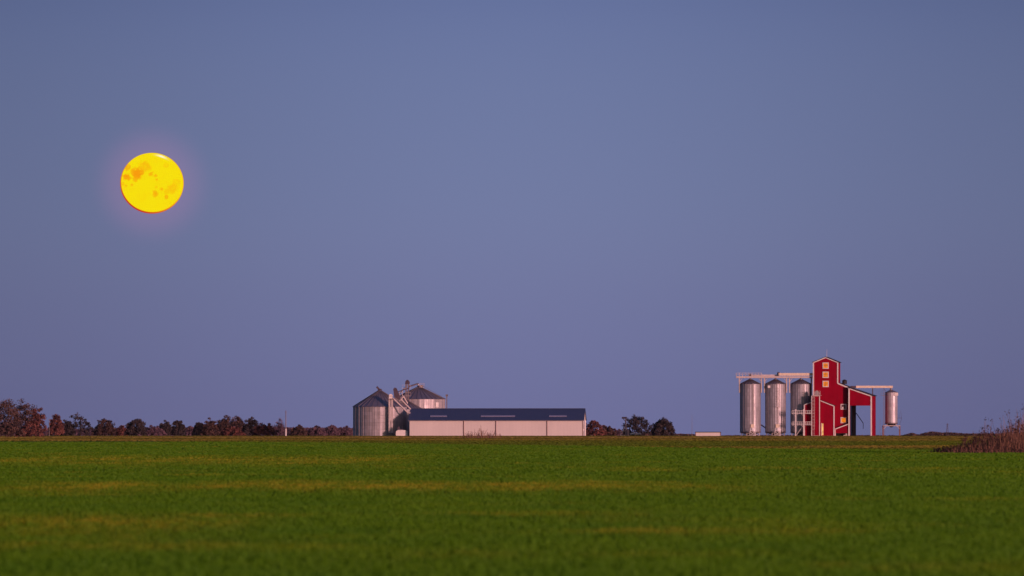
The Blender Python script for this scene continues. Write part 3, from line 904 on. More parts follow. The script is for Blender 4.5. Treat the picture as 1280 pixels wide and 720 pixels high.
def leg2():
    Y = 2217.0
    root = empty('bucket_elevator', (X(494, Y), Y, 0))
    tag(root, 'dark bucket elevator with slanting hood right behind the pale one', 'grain elevator', 'bucket elevators between the bins')
    zb, zt = Z(496, Y), Z(484.2, Y)
    MB().box(-.1, .95, -.4, .4, 0, zb + .2).build('shaft', M['shade'], root)
    MB().prism([(-.35, zb), (1.45, zb - .9), (1.7, zb - .3), (.5, zt - .35), (-.1, zt), (-.62, zt - .5)], -.5, .5).build('head', M['dark'], root)
    m = MB()
    m.bar((.95, 0, zb + 1.6), (X(511, Y) - root.location.x, 4, Z(484.9, Y)), .28)
    m.build('cross_conveyor', M['dark'], root)
    MB().tube((1.4, -.1, zb - .2), (2.0, -.3, zb - 1.4), .2, n=8).build('spout', M['steel'], root)
    sp_ = MB().tube((2.6, .1, Z(495.5, Y)), (1.35, -.2, Z(501.0, Y)), .24, n=8)
    sp_.tube((2.6, .1, Z(495.5, Y)), (3.9, 0, Z(504.5, Y)), .22, n=8)
    sp_.build('spout', M['steel'], root)
leg2()
def leg3():
    Y = 2236.0
    root = empty('bucket_elevator', (X(509, Y), Y, 0))
    tag(root, 'tallest bucket elevator, a slim mast with dark head left of the rear bin', 'grain elevator', 'bucket elevators between the bins')
    zt = Z(479, Y)
    for dx_ in (-.36, .36):
        MB().box(dx_ - .24, dx_ + .24, -.25, .25, 0, zt).build('shaft', M['shade'], root)
    MB().prism([(-.7, zt - .3), (.75, zt - .3), (.85, zt + .3), (.35, zt + 1.0), (-.15, zt + 1.1), (-.6, zt + .5)], -.45, .45).build('head', M['dark'], root)
    m = MB()
    lat = [( -.9, 0), (-.9, 0)]
    p = MB()
    for k_, zz in enumerate((zt - 1.7, zt - 4.1)):
        p.box(-1.6, 1.2, -.9, -.26, zz, zz + .1)
        p.bar((-1.55, -.85, zz), (-1.55, -.85, zz + 1.1), .06); p.bar((1.15, -.85, zz), (1.15, -.85, zz + 1.1), .06)
        p.bar((-1.55, -.85, zz + 1.1), (1.15, -.85, zz + 1.1), .06)
    p.build('platform', M['steel'], root)
    # lattice brace beside it
    q = MB()
    for x_ in (-2.4, -1.5): q.bar((x_, 0, 0), (x_, 0, Z(489, Y)), .12)
    for i in range(9):
        z_ = i * 1.55
        q.bar((-2.4, 0, z_), (-1.5, 0, z_ + 1.55), .08); q.bar((-2.4, 0, z_ + 1.55), (-1.5, 0, z_ + 1.55), .08)
    q.build('lattice', M['steel'], root)
    # conveyor to the top of the rear bin, carried on a truss
    e = (X(522.5, 2246) - root.location.x, 10, Z(479.6, 2246))
    c = MB().bar((.5, 0, Z(483.2, Y)), e, .42)
    c.build('cross_conveyor', M['shade'], root)
    MB().tube((e[0], e[1], e[2]), (e[0] + .25, e[1], Z(483.5, 2246)), .22, n=8).build('spout', M['steel'], root)
    d = MB().tube((-.6, 0, zt - 1.4), (-2.6, 1.0, Z(492.5, Y)), .2, n=8)
    d.build('spout', M['steel'], root)
leg3()
def tank():
    Y = 2202.5
    root = empty('storage_tank', (X(502.3, Y), Y, 0))
    tag(root, 'small white round-shouldered tank at the warehouse corner', 'tank')
    w = 1.85
    prof = [(-w, .1), (w, .1), (w, 1.45), (w - .25, 1.8), (w - .7, 2.0), (-w + .7, 2.0), (-w + .25, 1.8), (-w, 1.45)]
    MB().prism(prof, -.9, .9).build('body', M['white'], root)
    MB().box(-.32, .25, -.4, .4, 2.0, 2.35).build('hatch', M['dark'], root)
    MB().box(-1.3, -.6, -.3, .3, 2.003, 2.8).box(-1.15, -.75, -.2, .2, 2.8, 3.1).build('pump', M['dark'], root)
    MB().box(-w - .1, w + .1, -1.0, 1.0, -.1, .1).build('skid', M['shade'], root)
tank()

# ------------------------------------------------------------------ small things between warehouse and silos
def low_shed():
    Y = 2120.0
    root = empty('low_shed', (X(869.5, Y), Y, 0), -R(1.0))
    tag(root, 'low white container shed with thin dark roof alone on the grass', 'shed')
    w = 31.2 * Y / F; h = Z(540.6, Y)
    MB().box(0, w, 0, 3, .08, h).build('wall', M['wall'], root)
    MB().box(-.15, w + .15, -.2, 3.2, h, h + .2).build('roof', M['darkroof'], root)
    MB().box(w - .1, w + .08, -.05, .1, .08, h).build('corner_trim', M['gutter'], root)
    MB().box(-.08, .1, -.05, .1, .08, h).build('corner_trim', M['gutter'], root)
low_shed()
def mast():
    Y = 2300.0; s = Y / F
    root = empty('steel_mast', (X(781.5, Y), Y, 0))
    tag(root, 'slim steel mast with bracket head and splayed pale foot by the dark trees', 'mast')
    zt = Z(521.5, Y)
    MB().bar((.2, 0, 0), (.2, 0, zt), .42).build('post', M['shade'], root)
    MB().box(-1.1, .55, -.3, .3, zt - .5, zt + .1).bar((-.7, 0, zt - .5), (.1, 0, zt - 1.4), .2).build('head', M['dark'], root)
    f = MB().bar((-1.4, 0, 0), (.1, 0, 3.4), .16).bar((1.0, 0, 0), (.3, 0, 3.4), .16).bar((-1.3, 0, .3), (.9, 0, .3), .14)
    f.bar((-1.5, 0, 0), (-1.5, 0, 1.7), .14).bar((-1.5, 0, 1.7), (.9, 0, 1.7), .12)
    f.build('foot_brace', M['steel'], root)
    MB().box(.55, 1.3, -.5, .5, 0, 2.0).build('control_box', M['shade'], root)
mast()
def trailer():
    Y = 2270.0; s = Y / F
    root = empty('farm_trailer', (X(787.5, Y), Y, 0))
    tag(root, 'low pale flat trailer parked under the dark trees', 'trailer')
    w = 14.5 * s
    MB().box(0, w, 0, 2.2, .62, .86).build('bed', M['white'], root)
    MB().box(w * .12, w * .45, .1, 2.1, .86, 1.15).box(w * .55, w * .9, .1, 2.1, .86, 1.0).build('load', M['steel'], root)
    for x_ in (w * .2, w * .32, w * .82):
        MB().tube((x_, -.05, .34), (x_, .25, .34), .34, n=14).build('wheel', M['black'], root)
    MB().bar((w, 1.1, .6), (w + .9, 1.1, .45), .12).build('drawbar', M['dark'], root)
trailer()
def pole(name, label, cat, px, top, Y, r, white_to=None, arms=()):
    x = X(px, Y); zb = gzf(x, Y)
    root = empty(name, (x, Y, zb))
    tag(root, label, cat)
    h = Z(top, Y) - zb
    if white_to:
        zw = Z(white_to, Y) - zb
        MB().tube((0, 0, 0), (0, 0, zw), r * 1.35, r * 1.25, 8).build('painted_foot', M['white'], root)
        MB().tube((0, 0, zw), (0, 0, h), r * .9, r * .6, 8).build('shaft', M['shade'], root)
    else:
        MB().tube((0, 0, 0), (0, 0, h), r, r * .5, 8).build('shaft', M['shade'], root)
    if arms:
        a = MB()
        for za, l in arms: a.bar((-l, 0, h - za), (l, 0, h - za), r * .7)
        a.build('crossarm', M['dark'], root)
pole('utility_pole', 'slim pole with pale painted foot by the trees left of the bins', 'pole', 357.3, 513, 2100, .16, 536, ((.5, .3),))
pole('radio_mast', 'hair-thin mast on the horizon left of the low white shed', 'mast', 865, 518, 3000, .09)
pole('thin_pole', 'thin bare pole among the trees at the far left', 'pole', 61.5, 523, 2100, .10)
def pylon():
    Y = 3000.0; s = Y / F
    x = X(1184.2, Y); zb = gzf(x, Y)
    root = empty('power_pylon', (x, Y, zb)); tag(root, 'small dark lattice pylon above the distant woods', 'pylon')
    h = Z(529.3, Y) - zb
    m = MB()
    for sx in (-1, 1):
        for sy in (-1, 1):
            m.bar((sx * .55, sy * .5, 0), (sx * .08, sy * .08, h), .12)
    for i in range(6):
        za = h * i / 6; zb_ = h * (i + 1) / 6
        wa = .55 - .47 * i / 6; wb = .55 - .47 * (i + 1) / 6
        m.bar((-wa, -wa, za), (wb, -wb, zb_), .07); m.bar((wa, -wa, za), (-wb, -wb, zb_), .07)
    m.build('lattice', M['dark'], root)
    MB().bar((-.7, 0, h * .93), (.7, 0, h * .93), .1).build('crossarm', M['dark'], root)
pylon()

# ------------------------------------------------------------------ the red elevator house
CB, SB = .99, .105
def U(px, v=0.0): return ((px - 1016) * .25 - v * SB) / CB
def ZZ(py): return (545.5 - py) * .25
BX = X(1016)
ROT = -R(8.7)
house = empty('elevator_house', (BX, 2200, 0), ROT)
tag(house, 'tall red grain elevator house with white trim, orange windows and open drive-through', 'barn')
def edge(mb, pts, v, w=.36, d=.12):
    for a, b_ in zip(pts, pts[1:]):
        mb.bar((a[0], v - d / 2 - .003, a[1]), (b_[0], v - d / 2 - .003, b_[1]), w, d)
def white_lines(lines, v, parent, w=.36, name='trim'):
    m = MB()
    for ln in lines:
        edge(m, ln, v, w)
    return m.build(name, M['white'], parent)
# tower with its lower shoulder
DT = 6.2
tw = MB().prism([(U(1016), -.3), (U(1060.5), -.3), (U(1060.5), ZZ(484.4)), (U(1047.6), ZZ(479)), (U(1047.6), ZZ(453)), (U(1032), ZZ(446.6)), (U(1016), ZZ(453))], 0, DT)
tower = tw.build('tower_wall', M['red'], house)
white_lines([[(U(1016.8), 0), (U(1016.8), ZZ(453)), (U(1032), ZZ(446.8)), (U(1047.0), ZZ(453)), (U(1047.0), ZZ(479.2)), (U(1060), ZZ(484.6))]], 0, tower, .38)
r = MB()
def slab(mb, a, b_, y0, y1, t=.16):
    a = Vector((a[0], 0, a[1])); b_ = Vector((b_[0], 0, b_[1])); d = (b_ - a).normalized(); n_ = Vector((-d.z, 0, d.x)) * t
    if n_.z < 0: n_ = -n_
    mb.prism([(a.x, a.z), (b_.x, b_.z), (b_.x + n_.x, b_.z + n_.z), (a.x + n_.x, a.z + n_.z)], y0, y1)
slab(r, (U(1015.2), ZZ(453.2)), (U(1032), ZZ(446.4)), -.2, DT + .3)
slab(r, (U(1032), ZZ(446.4)), (U(1048.8), ZZ(453.4)), -.2, DT + .3)
roof = r.build('tower_roof', M['darkroof'], house)
r = MB(); slab(r, (U(1048), ZZ(478.9)), (U(1062), ZZ(484.6)), .02, DT + .3); r.build('shoulder_roof', M['darkroof'], house)
MB().tube((U(1032.6), 2, ZZ(446.4)), (U(1032.6), 2, ZZ(436.5)), .06, .03, 6).build('aerial', M['steel'], house)
MB().tube((U(1055.5, 4), 4, ZZ(480)), (U(1055.5, 4), 4, ZZ(476)), .75, .75, 14).tube((U(1055.5, 4), 4, ZZ(476)), (U(1055.5, 4), 4, ZZ(474.3)), .95, .2, 14).build('roof_vent', M['darkroof'], roof)

def window(cx, y0, y1, w, v, mat, cross=True):
    z0, z1 = ZZ(y1), ZZ(y0); u = U(cx, v); hw = w * .25 / 2 / CB
    fr = MB(); t = .24
    fr.box(u - hw, u + hw, v - .16, v - .003, z1 - t, z1); fr.box(u - hw, u + hw, v - .16, v - .003, z0, z0 + t)
    fr.box(u - hw, u - hw + t, v - .155, v - .003, z0 + t, z1 - t); fr.box(u + hw - t, u + hw, v - .155, v - .003, z0 + t, z1 - t)
    root = MB().box(u - hw + t, u + hw - t, v - .06, v - .003, z0 + t, z1 - t).build('window', mat, house)
    fr.build('frame', M['white'], root)
    if cross:
        c = MB(); zm = (z0 + z1) / 2
        c.box(u - .04, u + .04, v - .10, v - .063, z0 + t, z1 - t)
        c.box(u - hw + t, u - .043, v - .10, v - .063, zm - .04, zm + .04); c.box(u + .043, u + hw - t, v - .10, v - .063, zm - .04, zm + .04)
        c.build('glazing_bar', M['gutter'], root)
    return root
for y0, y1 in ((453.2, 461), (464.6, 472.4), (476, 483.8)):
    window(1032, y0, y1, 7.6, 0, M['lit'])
wg = window(1054.2, 505, 512, 7.2, 0, M['glass'], False); wg['label'] = 'dull grey window of the shaded lower wall'
MB().box(U(1052.3), U(1054.2), -.1, -.063, ZZ(510.9), ZZ(508.5)).build('blind', M['white'], wg)
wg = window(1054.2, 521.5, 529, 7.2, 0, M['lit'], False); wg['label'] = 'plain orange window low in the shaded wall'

# annex in front
VA = -2.6
ann = MB().prism([(U(1005.2, VA), -.3), (U(1043, VA), -.3), (U(1043, VA), ZZ(507.3)), (U(1025, VA), ZZ(500.2)), (U(1016, VA), ZZ(501.9)), (U(1005.2, VA), ZZ(505.6))], VA, -.01)
annex = ann.build('annex_wall', M['red'], house)
r = MB()
slab(r, (U(1024, VA), ZZ(499.7)), (U(1043.8, VA), ZZ(507.6)), VA - .15, -.02, .12)
slab(r, (U(1004.6, VA), ZZ(505.8)), (U(1016, VA), ZZ(501.7)), VA - .15, -.02, .12)
r.build('annex_roof', M['darkroof'], annex)
white_lines([[(U(1005.6, VA), 0), (U(1005.6, VA), ZZ(506)), (U(1015, VA), ZZ(502.3))],
             [(U(1025.5, VA), ZZ(500.6)), (U(1042.4, VA), ZZ(507.6)), (U(1042.4, VA), 0)]], VA, annex, .36)
VB = -3.9
MB().box(U(1014.2, VB), U(1024.8, VB), VB, VA - .005, -.3, ZZ(494.6)).build('leg_housing', M['red'], annex)
# the housing's upper half rises free above the annex roof
MB().box(U(1015, VB), U(1024.6, VB), VA + .005, -.1, ZZ(501), ZZ(494.7)).build('leg_housing_top', M['red'], annex)
white_lines([[(U(1014.7, VB), ZZ(494.8)), (U(1014.7, VB), .15), (U(1024.5, VB), .15), (U(1024.5, VB), ZZ(494.8)), (U(1014.7, VB), ZZ(494.8))]], VB, annex, .26)
# landing with rail on top of the housing
p = MB().box(U(1015.5, VB), U(1026, VB), VB - .4, VA + 1.5, ZZ(494.6), ZZ(494.6) + .12)
for px in (1016.2, 1019.2, 1022.3, 1025.6): p.bar((U(px, VB), VB - .35, ZZ(494.6)), (U(px, VB), VB - .35, ZZ(489)), .1)
for py in (489, 491.7): p.bar((U(1016.2, VB), VB - .35, ZZ(py)), (U(1025.6, VB), VB - .35, ZZ(py)), .09)
p.build('landing', M['steel'], house)
MB().box(U(1018, VB), U(1024, VB), VB + .2, VB + 1.2, ZZ(494), ZZ(490.2)).prism([(U(1018.5, VB), ZZ(490.2)), (U(1023, VB), ZZ(490.2)), (U(1021, VB), ZZ(488))], VB + .2, VB + 1.2).build('leg_head', M['steel'], house)
# caged ladder
l = MB(); lx = U(1017.2, VB)
for dx_ in (-.22, .22): l.bar((lx + dx_, VB - .25, .2), (lx + dx_, VB - .25, ZZ(494)), .07)
for i in range(30): l.bar((lx - .22, VB - .25, .5 + i * .41), (lx + .22, VB - .25, .5 + i * .41), .06)
for i in range(11): l.box(lx - .42, lx + .42, VB - .95, VB - .9, 2.2 + i * .98, 2.32 + i * .98)
for dx_ in (-.4, .4): l.bar((lx + dx_, VB - .92, 2.2), (lx + dx_, VB - .92, 12.2), .06)
l.build('caged_ladder', M['steel'], house)
# narrow lit doorway and kerb of the annex
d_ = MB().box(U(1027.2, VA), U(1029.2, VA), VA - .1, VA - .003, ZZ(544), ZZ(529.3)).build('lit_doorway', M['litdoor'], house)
MB().bar((U(1026.8, VA), VA - .08, ZZ(544.5)), (U(1026.8, VA), VA - .08, ZZ(529)), .14).build('frame', M['white'], d_)
MB().box(U(1025, VA), U(1042, VA), VA - .25, VA - .003, -.1, .22).build('plinth', M['steel'], annex)

# lean-to in the niche
VL = -1.3
lt = MB().prism([(U(1043.3, VL), 1.0), (U(1060.4, VL), 1.0), (U(1060.4, VL), ZZ(530.6)), (U(1043.3, VL), ZZ(536.8))], VL, -.02)
lean = lt.build('lean_to_wall', M['red'], house)
MB().box(U(1045, VL), U(1059.8, VL), VL + .3, -.3, .02, .98).build('lean_to_opening', M['black'], lean)  # black block fills the gap; its shade is put into the colour
white_lines([[(U(1043.2, VL), ZZ(536.6)), (U(1060.2, VL), ZZ(530.2))], [(U(1044.2, VL), 0), (U(1043.6, VL), ZZ(536.4))]], VL, lean, .3)

# drive-through wing
VW, VE = -1.5, 10.3
zt_l, zt_r, zb_ = ZZ(484.8), ZZ(495.0), ZZ(507)
ul, ur = U(1060.2, VW), U(1089.4, VW)
MB().prism([(ul, zb_), (ur, zb_), (ur, zt_r), (ul, zt_l)], VW, VW + .4).build('wing_front', M['red'], house)
fr = MB().prism([(ul + .05, zb_ + .01), (ur, zb_ + .01), (ur, zt_r), (ul + .05, zt_l)], VE - .4, VE)
fr.build('wing_back', M['red'], house)
MB().box(ur - .45, ur, VW + .003, VE, -.3, zt_r - .02).build('wing_side_wall', M['red'], house)
MB().box(ul, ul + .4, VW + .003, -.01, -.3, zb_ - .002).prism([(ul, zb_), (ul + .4, zb_), (ul + .4, zt_l - .1), (ul, zt_l)], VW + .42, -.01).build('wing_inner_wall', M['red'], house)
r = MB(); slab(r, (ul - .1, zt_l + .05), (ur + .3, zt_r - .03), VW - .2, VE + .25, .18)
r.build('wing_roof', M['darkroof'], house)
white_lines([[(ul + .22, 0), (ul + .22, zt_l - .1)], [(ur - .2, 0), (ur - .2, zt_r)], [(ul, zt_l - .1), (ur, zt_r - .1)]], VW, house, .42, 'wing_trim')

def yard_clutter():
    root = empty('pallet_stack', (0, 0, 0)); 
    root.parent = None
    a = Matrix.Rotation(ROT, 4, 'Z') @ Vector((U(1056.5, VL - 1), VL - 1.1, 0))
    root.location = (BX + a.x, 2200 + a.y, 0); root.rotation_euler = (0, 0, ROT)
    tag(root, 'small pale stack of pallets on the ground under the lean-to', 'pallets')
    m = MB()
    for i in range(3): m.box(-.7 + .1 * i, .6, -.4, .4, i * .17, i * .17 + .12)
    m.build('pallet', M['cream'], root)
    MB().box(.1, .55, -.3, .3, .46, .9).build('sack', M['steel'], root)
yard_clutter()
def loc_house(px, v, z=0):
    a = Matrix.Rotation(ROT, 4, 'Z') @ Vector((U(px, v), v, z))
    return Vector((BX + a.x, 2200 + a.y, z))

# dryer column behind the drive-through
p0 = loc_house(1066.6, 9.6)
col = empty('dryer_column', p0)
tag(col, 'dark round steel column seen through the drive-through opening', 'silo')
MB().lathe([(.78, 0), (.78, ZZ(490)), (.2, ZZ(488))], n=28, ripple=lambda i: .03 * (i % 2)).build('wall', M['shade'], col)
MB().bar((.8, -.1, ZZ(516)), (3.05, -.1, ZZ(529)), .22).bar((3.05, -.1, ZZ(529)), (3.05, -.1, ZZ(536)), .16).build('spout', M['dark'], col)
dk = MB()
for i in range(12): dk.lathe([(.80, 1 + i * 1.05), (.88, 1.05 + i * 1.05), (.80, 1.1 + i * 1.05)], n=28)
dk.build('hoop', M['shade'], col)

# conveyor to the small silo
def right_conveyor():
    Y = 2204.0
    root = empty('conveyor', (X(1063, Y), Y, 0))
    tag(root, 'cream horizontal conveyor running from the red house to the small right silo', 'conveyor')
    k_ = Y / F
    z0, z1 = Z(485, Y), Z(482.2, Y)
    MB().box(0, 7 * k_, -.4, .4, z0, z1 - .05).build('shaded_section', M['dark'], root)  # first stretch is a duct of dark steel
    h_ = MB().box(7 * k_, 53 * k_, -.45, .45, z0 + .02, z1)
    for i in range(1, 9): h_.box((7 + i * 5.1) * k_, (7 + i * 5.1) * k_ + .1, -.5, .5, z0 - .02, z1 + .04)
    h_.build('housing', M['cream'], root)
    p_ = MB().bar((27.8 * k_, 0, z0), (27.8 * k_, 0, Z(494.5, Y)), .3); p_.build('support_post', M['dark'], root)
    MB().tube((50.5 * k_, 0, z0), (50.5 * k_, 0, Z(487.8, Y)), .3, n=10).build('drop_spout', M['shade'], root)
    MB().bar((41 * k_, 0, z0), (44 * k_, 0, Z(489, Y)), .12).build('brace', M['dark'], root)
right_conveyor()

def small_silo():
    Y = 2204.5; k_ = Y / F
    root = empty('hopper_silo', (X(1114.2, Y), Y, 0))
    tag(root, 'small galvanised hopper silo on stilts, standing alone right of the red house', 'silo')
    r_ = 7.7 * k_
    zt, zb = Z(490.5, Y), Z(529.5, Y)
    MB().lathe([(r_, zb), (r_, zt)], n=40, ripple=lambda i: .02 * (i % 2)).build('wall', M['galv'], root)
    MB().lathe([(r_ + .03, zt - .05), (r_ + .12, zt), (.35, Z(487.3, Y)), (0, Z(486.9, Y))], n=40).build('roof', M['galvroof'], root)
    MB().lathe([(.25, Z(534.2, Y)), (r_ - .1, zb - .02)], n=40).build('hopper', M['dark'], root)
    MB().lathe([(r_ + .02, zb - .1), (r_ + .1, zb), (r_ + .1, zb + .25), (r_ + .02, zb + .3)], n=40).build('base_ring', M['shade'], root)
    zbm = Z(532.2, Y)
    f = MB()
    e = 10.4 * k_
    for y_ in (-2.0, 2.0): f.bar((-e, y_, zbm), (e, y_, zbm), .22)
    for x_ in (-e, e, -2, 2): f.bar((x_, -2, zbm), (x_, 2, zbm), .2)
    f.build('support_frame', M['steel'], root)
    for x_ in (-e, e):
        for y_ in (-2.0, 2.0):
            MB().bar((x_, y_, 0), (x_, y_, zbm - .1), .24).build('leg', M['gutter'], root)
    for x_ in (-r_ * .7, r_ * .7):
        for y_ in (-1.3, 1.3): MB().bar((x_, y_, zb), (x_ * 1.1, y_, zbm), .16).build('brace', M['steel'], root)
    for q in (-1, 1): MB().bar((q * e, -2.0, zbm - 1.1), (q * (e - 1.1), -2.0, zbm), .12).build('brace', M['steel'], root)
    l = MB(); lx_ = -r_ - .35
    for dx_ in (-.25, .2): l.bar((lx_ + dx_, -.6, 0), (lx_ + dx_, -.6, Z(489, Y)), .08)
    for i in range(34): l.bar((lx_ - .25, -.6, .3 + i * .4), (lx_ + .2, -.6, .3 + i * .4), .05)
    l.build('ladder', M['shade'], root)
    b_ = MB()
    zp = Z(494.5, Y); b_.box(-r_ - 1.4, -r_ + .05, -1.0, .0, zp, zp + .1)
    b_.bar((-r_ - 1.35, -.95, zp), (-r_ - 1.35, -.95, Z(489, Y)), .07).bar((-r_ - 1.35, -.95, Z(489, Y)), (-r_, -.95, Z(487, Y)), .06).bar((-r_ - 1.35, -.95, Z(491.6, Y)), (-r_, -.95, Z(491.6, Y)), .06)
    b_.build('top_platform', M['shade'], root)
    b_ = MB(); zp = Z(522.8, Y); b_.box(r_ + .02, r_ + 1.3, -.9, .3, zp, zp + .12)
    b_.bar((r_ + 1.25, -.85, zp), (r_ + .9, -.85, Z(513, Y)), .07).bar((r_ + 1.25, -.85, zp), (r_ + .5, -.85, zbm), .08).bar((r_ + .45, -.85, zp), (r_ + .45, -.85, Z(517, Y)), .06)
    b_.build('side_platform', M['dark'], root)
    MB().box(3.1 * k_, 8.0 * k_, -r_ - .15, -r_ - .03, Z(494.6, Y), Z(490.9, Y)).build('sign_plate', M['white'], root)
    # posts at its foot
    q = MB().bar((-e - 1.0, -1.5, 0), (-e - 1.0, -1.5, Z(523, Y)), .08).bar((-e - 1.0, -1.5, .9), (-e, -1.5, .9), .07)
    q.build('guard_rail', M['shade'], root)
small_silo()

# ------------------------------------------------------------------ three tall silos
def tall_silo(px, label, Y=2203.0, proto=None):
    k_ = Y / F
    root = empty('tall_silo', (X(px, Y), Y, 0))
    tag(root, label, 'silo', 'tall galvanised silos under the catwalk')
    r_ = 12.7 * k_; zt, zb = Z(479.8, Y), Z(540.5, Y)
    MB().lathe([(r_, zb), (r_, zt)], n=56).build('wall', M['galv'], root)
    st = MB()
    for i in range(28):
        t = 2 * math.pi * (i + .5) / 28
        c, q = math.cos(t), math.sin(t)
        st.bar(((r_ + .035) * c, (r_ + .035) * q, zb), ((r_ + .035) * c, (r_ + .035) * q, zt - .05), .08)
    st.build('stiffener', M['shade'], root)
    rf = MB().lathe([(r_ + .02, zt - .1), (r_ + .15, zt - .04), (.5, Z(474.4, Y)), (.5, Z(473.6, Y)), (0, Z(473.2, Y))], n=56).build('roof', M['galvroof'], root)
    rb = MB()
    for i in range(20):
        t = 2 * math.pi * (i + .2) / 20
        c, q = math.cos(t), math.sin(t)
        rb.bar(((r_ + .12) * c, (r_ + .12) * q, zt + .02), (.5 * c, .5 * q, Z(474.4, Y) + .05), .07)
    rb.build('roof_rib', M['dark'], rf)
    MB().lathe([(r_ + .02, zb - .12), (r_ + .12, zb - .05), (r_ + .12, zb + .22), (r_ + .02, zb + .28)], n=56).build('base_ring', M['shade'], root)
    MB().lathe([(.3, .25), (r_ - .15, zb - .03)], n=40).build('hopper', M['dark'], root)
    for i in range(8):
        t = 2 * math.pi * (i + .5) / 8
        c, q = math.cos(t) * (r_ - .12), math.sin(t) * (r_ - .12)
        MB().bar((c, q, -.1), (c, q, zb - .03), .2).build('leg', M['steel'], root)
    x_ = MB()
    for i in range(8):
        t0_ = 2 * math.pi * (i + .5) / 8; t1_ = 2 * math.pi * (i + 1.5) / 8
        a = ((r_ - .12) * math.cos(t0_), (r_ - .12) * math.sin(t0_)); b_ = ((r_ - .12) * math.cos(t1_), (r_ - .12) * math.sin(t1_))
        x_.bar((*a, .05), (*b_, zb - .1), .1); x_.bar((*a, zb - .1), (*b_, .05), .1)
    x_.build('cross_brace', M['steel'], root)
    return root, r_, k_
s1, r_, k_ = tall_silo(937.9, 'tall silo at the left end of the row of three')
s2, _, _ = tall_silo(969.4, 'middle silo of the row of three tall ones, with a ladder panel high on it')
s3, _, _ = tall_silo(1001.0, 'tall silo next to the red house, scaffold landings before its foot')
Ys = 2203.0
for sroot, cx, dx_ in ((s1, 937.9, 940.2), (s2, 969.4, 971.4)):
    x_ = (dx_ - cx) * k_; y_ = -math.sqrt(r_ ** 2 - x_ ** 2)
    h_ = MB().box(x_ - .55, x_ + .55, y_ - .35, y_ + .05, Z(534.5, Ys), Z(530.3, Ys))
    h_.build('access_hatch', M['cream'], sroot)
    p = MB().box(x_ - .9, x_ + .85, y_ - 1.3, y_ - .0, Z(538.6, Ys), Z(538.6, Ys) + .12)
    for q in (-.85, 0, .8): p.bar((x_ + q, y_ - 1.25, Z(538.6, Ys)), (x_ + q, y_ - 1.25, Z(535.2, Ys)), .08)
    p.bar((x_ - .85, y_ - 1.25, Z(535.2, Ys)), (x_ + .8, y_ - 1.25, Z(535.2, Ys)), .08)
    for q in (-.85, .8):
        p.bar((x_ + q, y_ - 1.2, 0), (x_ + q, y_ - 1.2, Z(538.6, Ys)), .14)
    p.bar((x_ - .85, y_ - 1.2, 0), (x_ + .8, y_ - 1.2, Z(539.2, Ys)), .11); p.bar((x_ + .8, y_ - 1.2, 0), (x_ - .85, y_ - 1.2, Z(539.2, Ys)), .11)
    p.build('service_platform', M['white'], sroot)
for sroot, cx, xs_, zlo, zhi, w_ in ((s2, 969.4, 972.3, 508.5, 479, .95), (s2, 969.4, 971.8, 531, 508.5, .32), (s1, 937.9, 941, 531, 479.5, .22), (s3, 1001, 1004.6, 512, 479.5, .22)):
    x_ = (xs_ - cx) * k_; y_ = -math.sqrt(r_ ** 2 - x_ ** 2) - .14
    m = MB()
    for q in (-w_ / 2, w_ / 2): m.bar((x_ + q, y_, Z(zlo, Ys)), (x_ + q, y_, Z(zhi, Ys)), .08)
    zz = Z(zlo, Ys)
    while zz < Z(zhi, Ys):
        m.bar((x_ - w_ / 2, y_, zz), (x_ + w_ / 2, y_, zz), .06); zz += .33
    if w_ > .5:
        zz = Z(zlo, Ys)
        while zz < Z(486, Ys):
            m.box(x_ - w_ / 2, x_ + w_ / 2, y_ - .62, y_ - .56, zz, zz + .14); zz += .8
        m.box(x_ - .75, x_ + .75, y_ - .8, y_, Z(zlo, Ys) - .1, Z(zlo, Ys))
    m.build('ladder', M['steel'], sroot)
x_ = (960 - 969.4) * k_
MB().box(x_ - .15, x_ + .75, -r_ * .78 - .25, -r_ * .78 - .15, Z(485, Ys), Z(482, Ys)).build('sign_plate', M['white'], s2)
MB().tube(((951 - 969.4) * k_, 0.3, Z(530.8, Ys)), ((958 - 969.4) * k_, .3, Z(535.6, Ys)), .18, n=8).build('side_spout', M['dark'], s2)

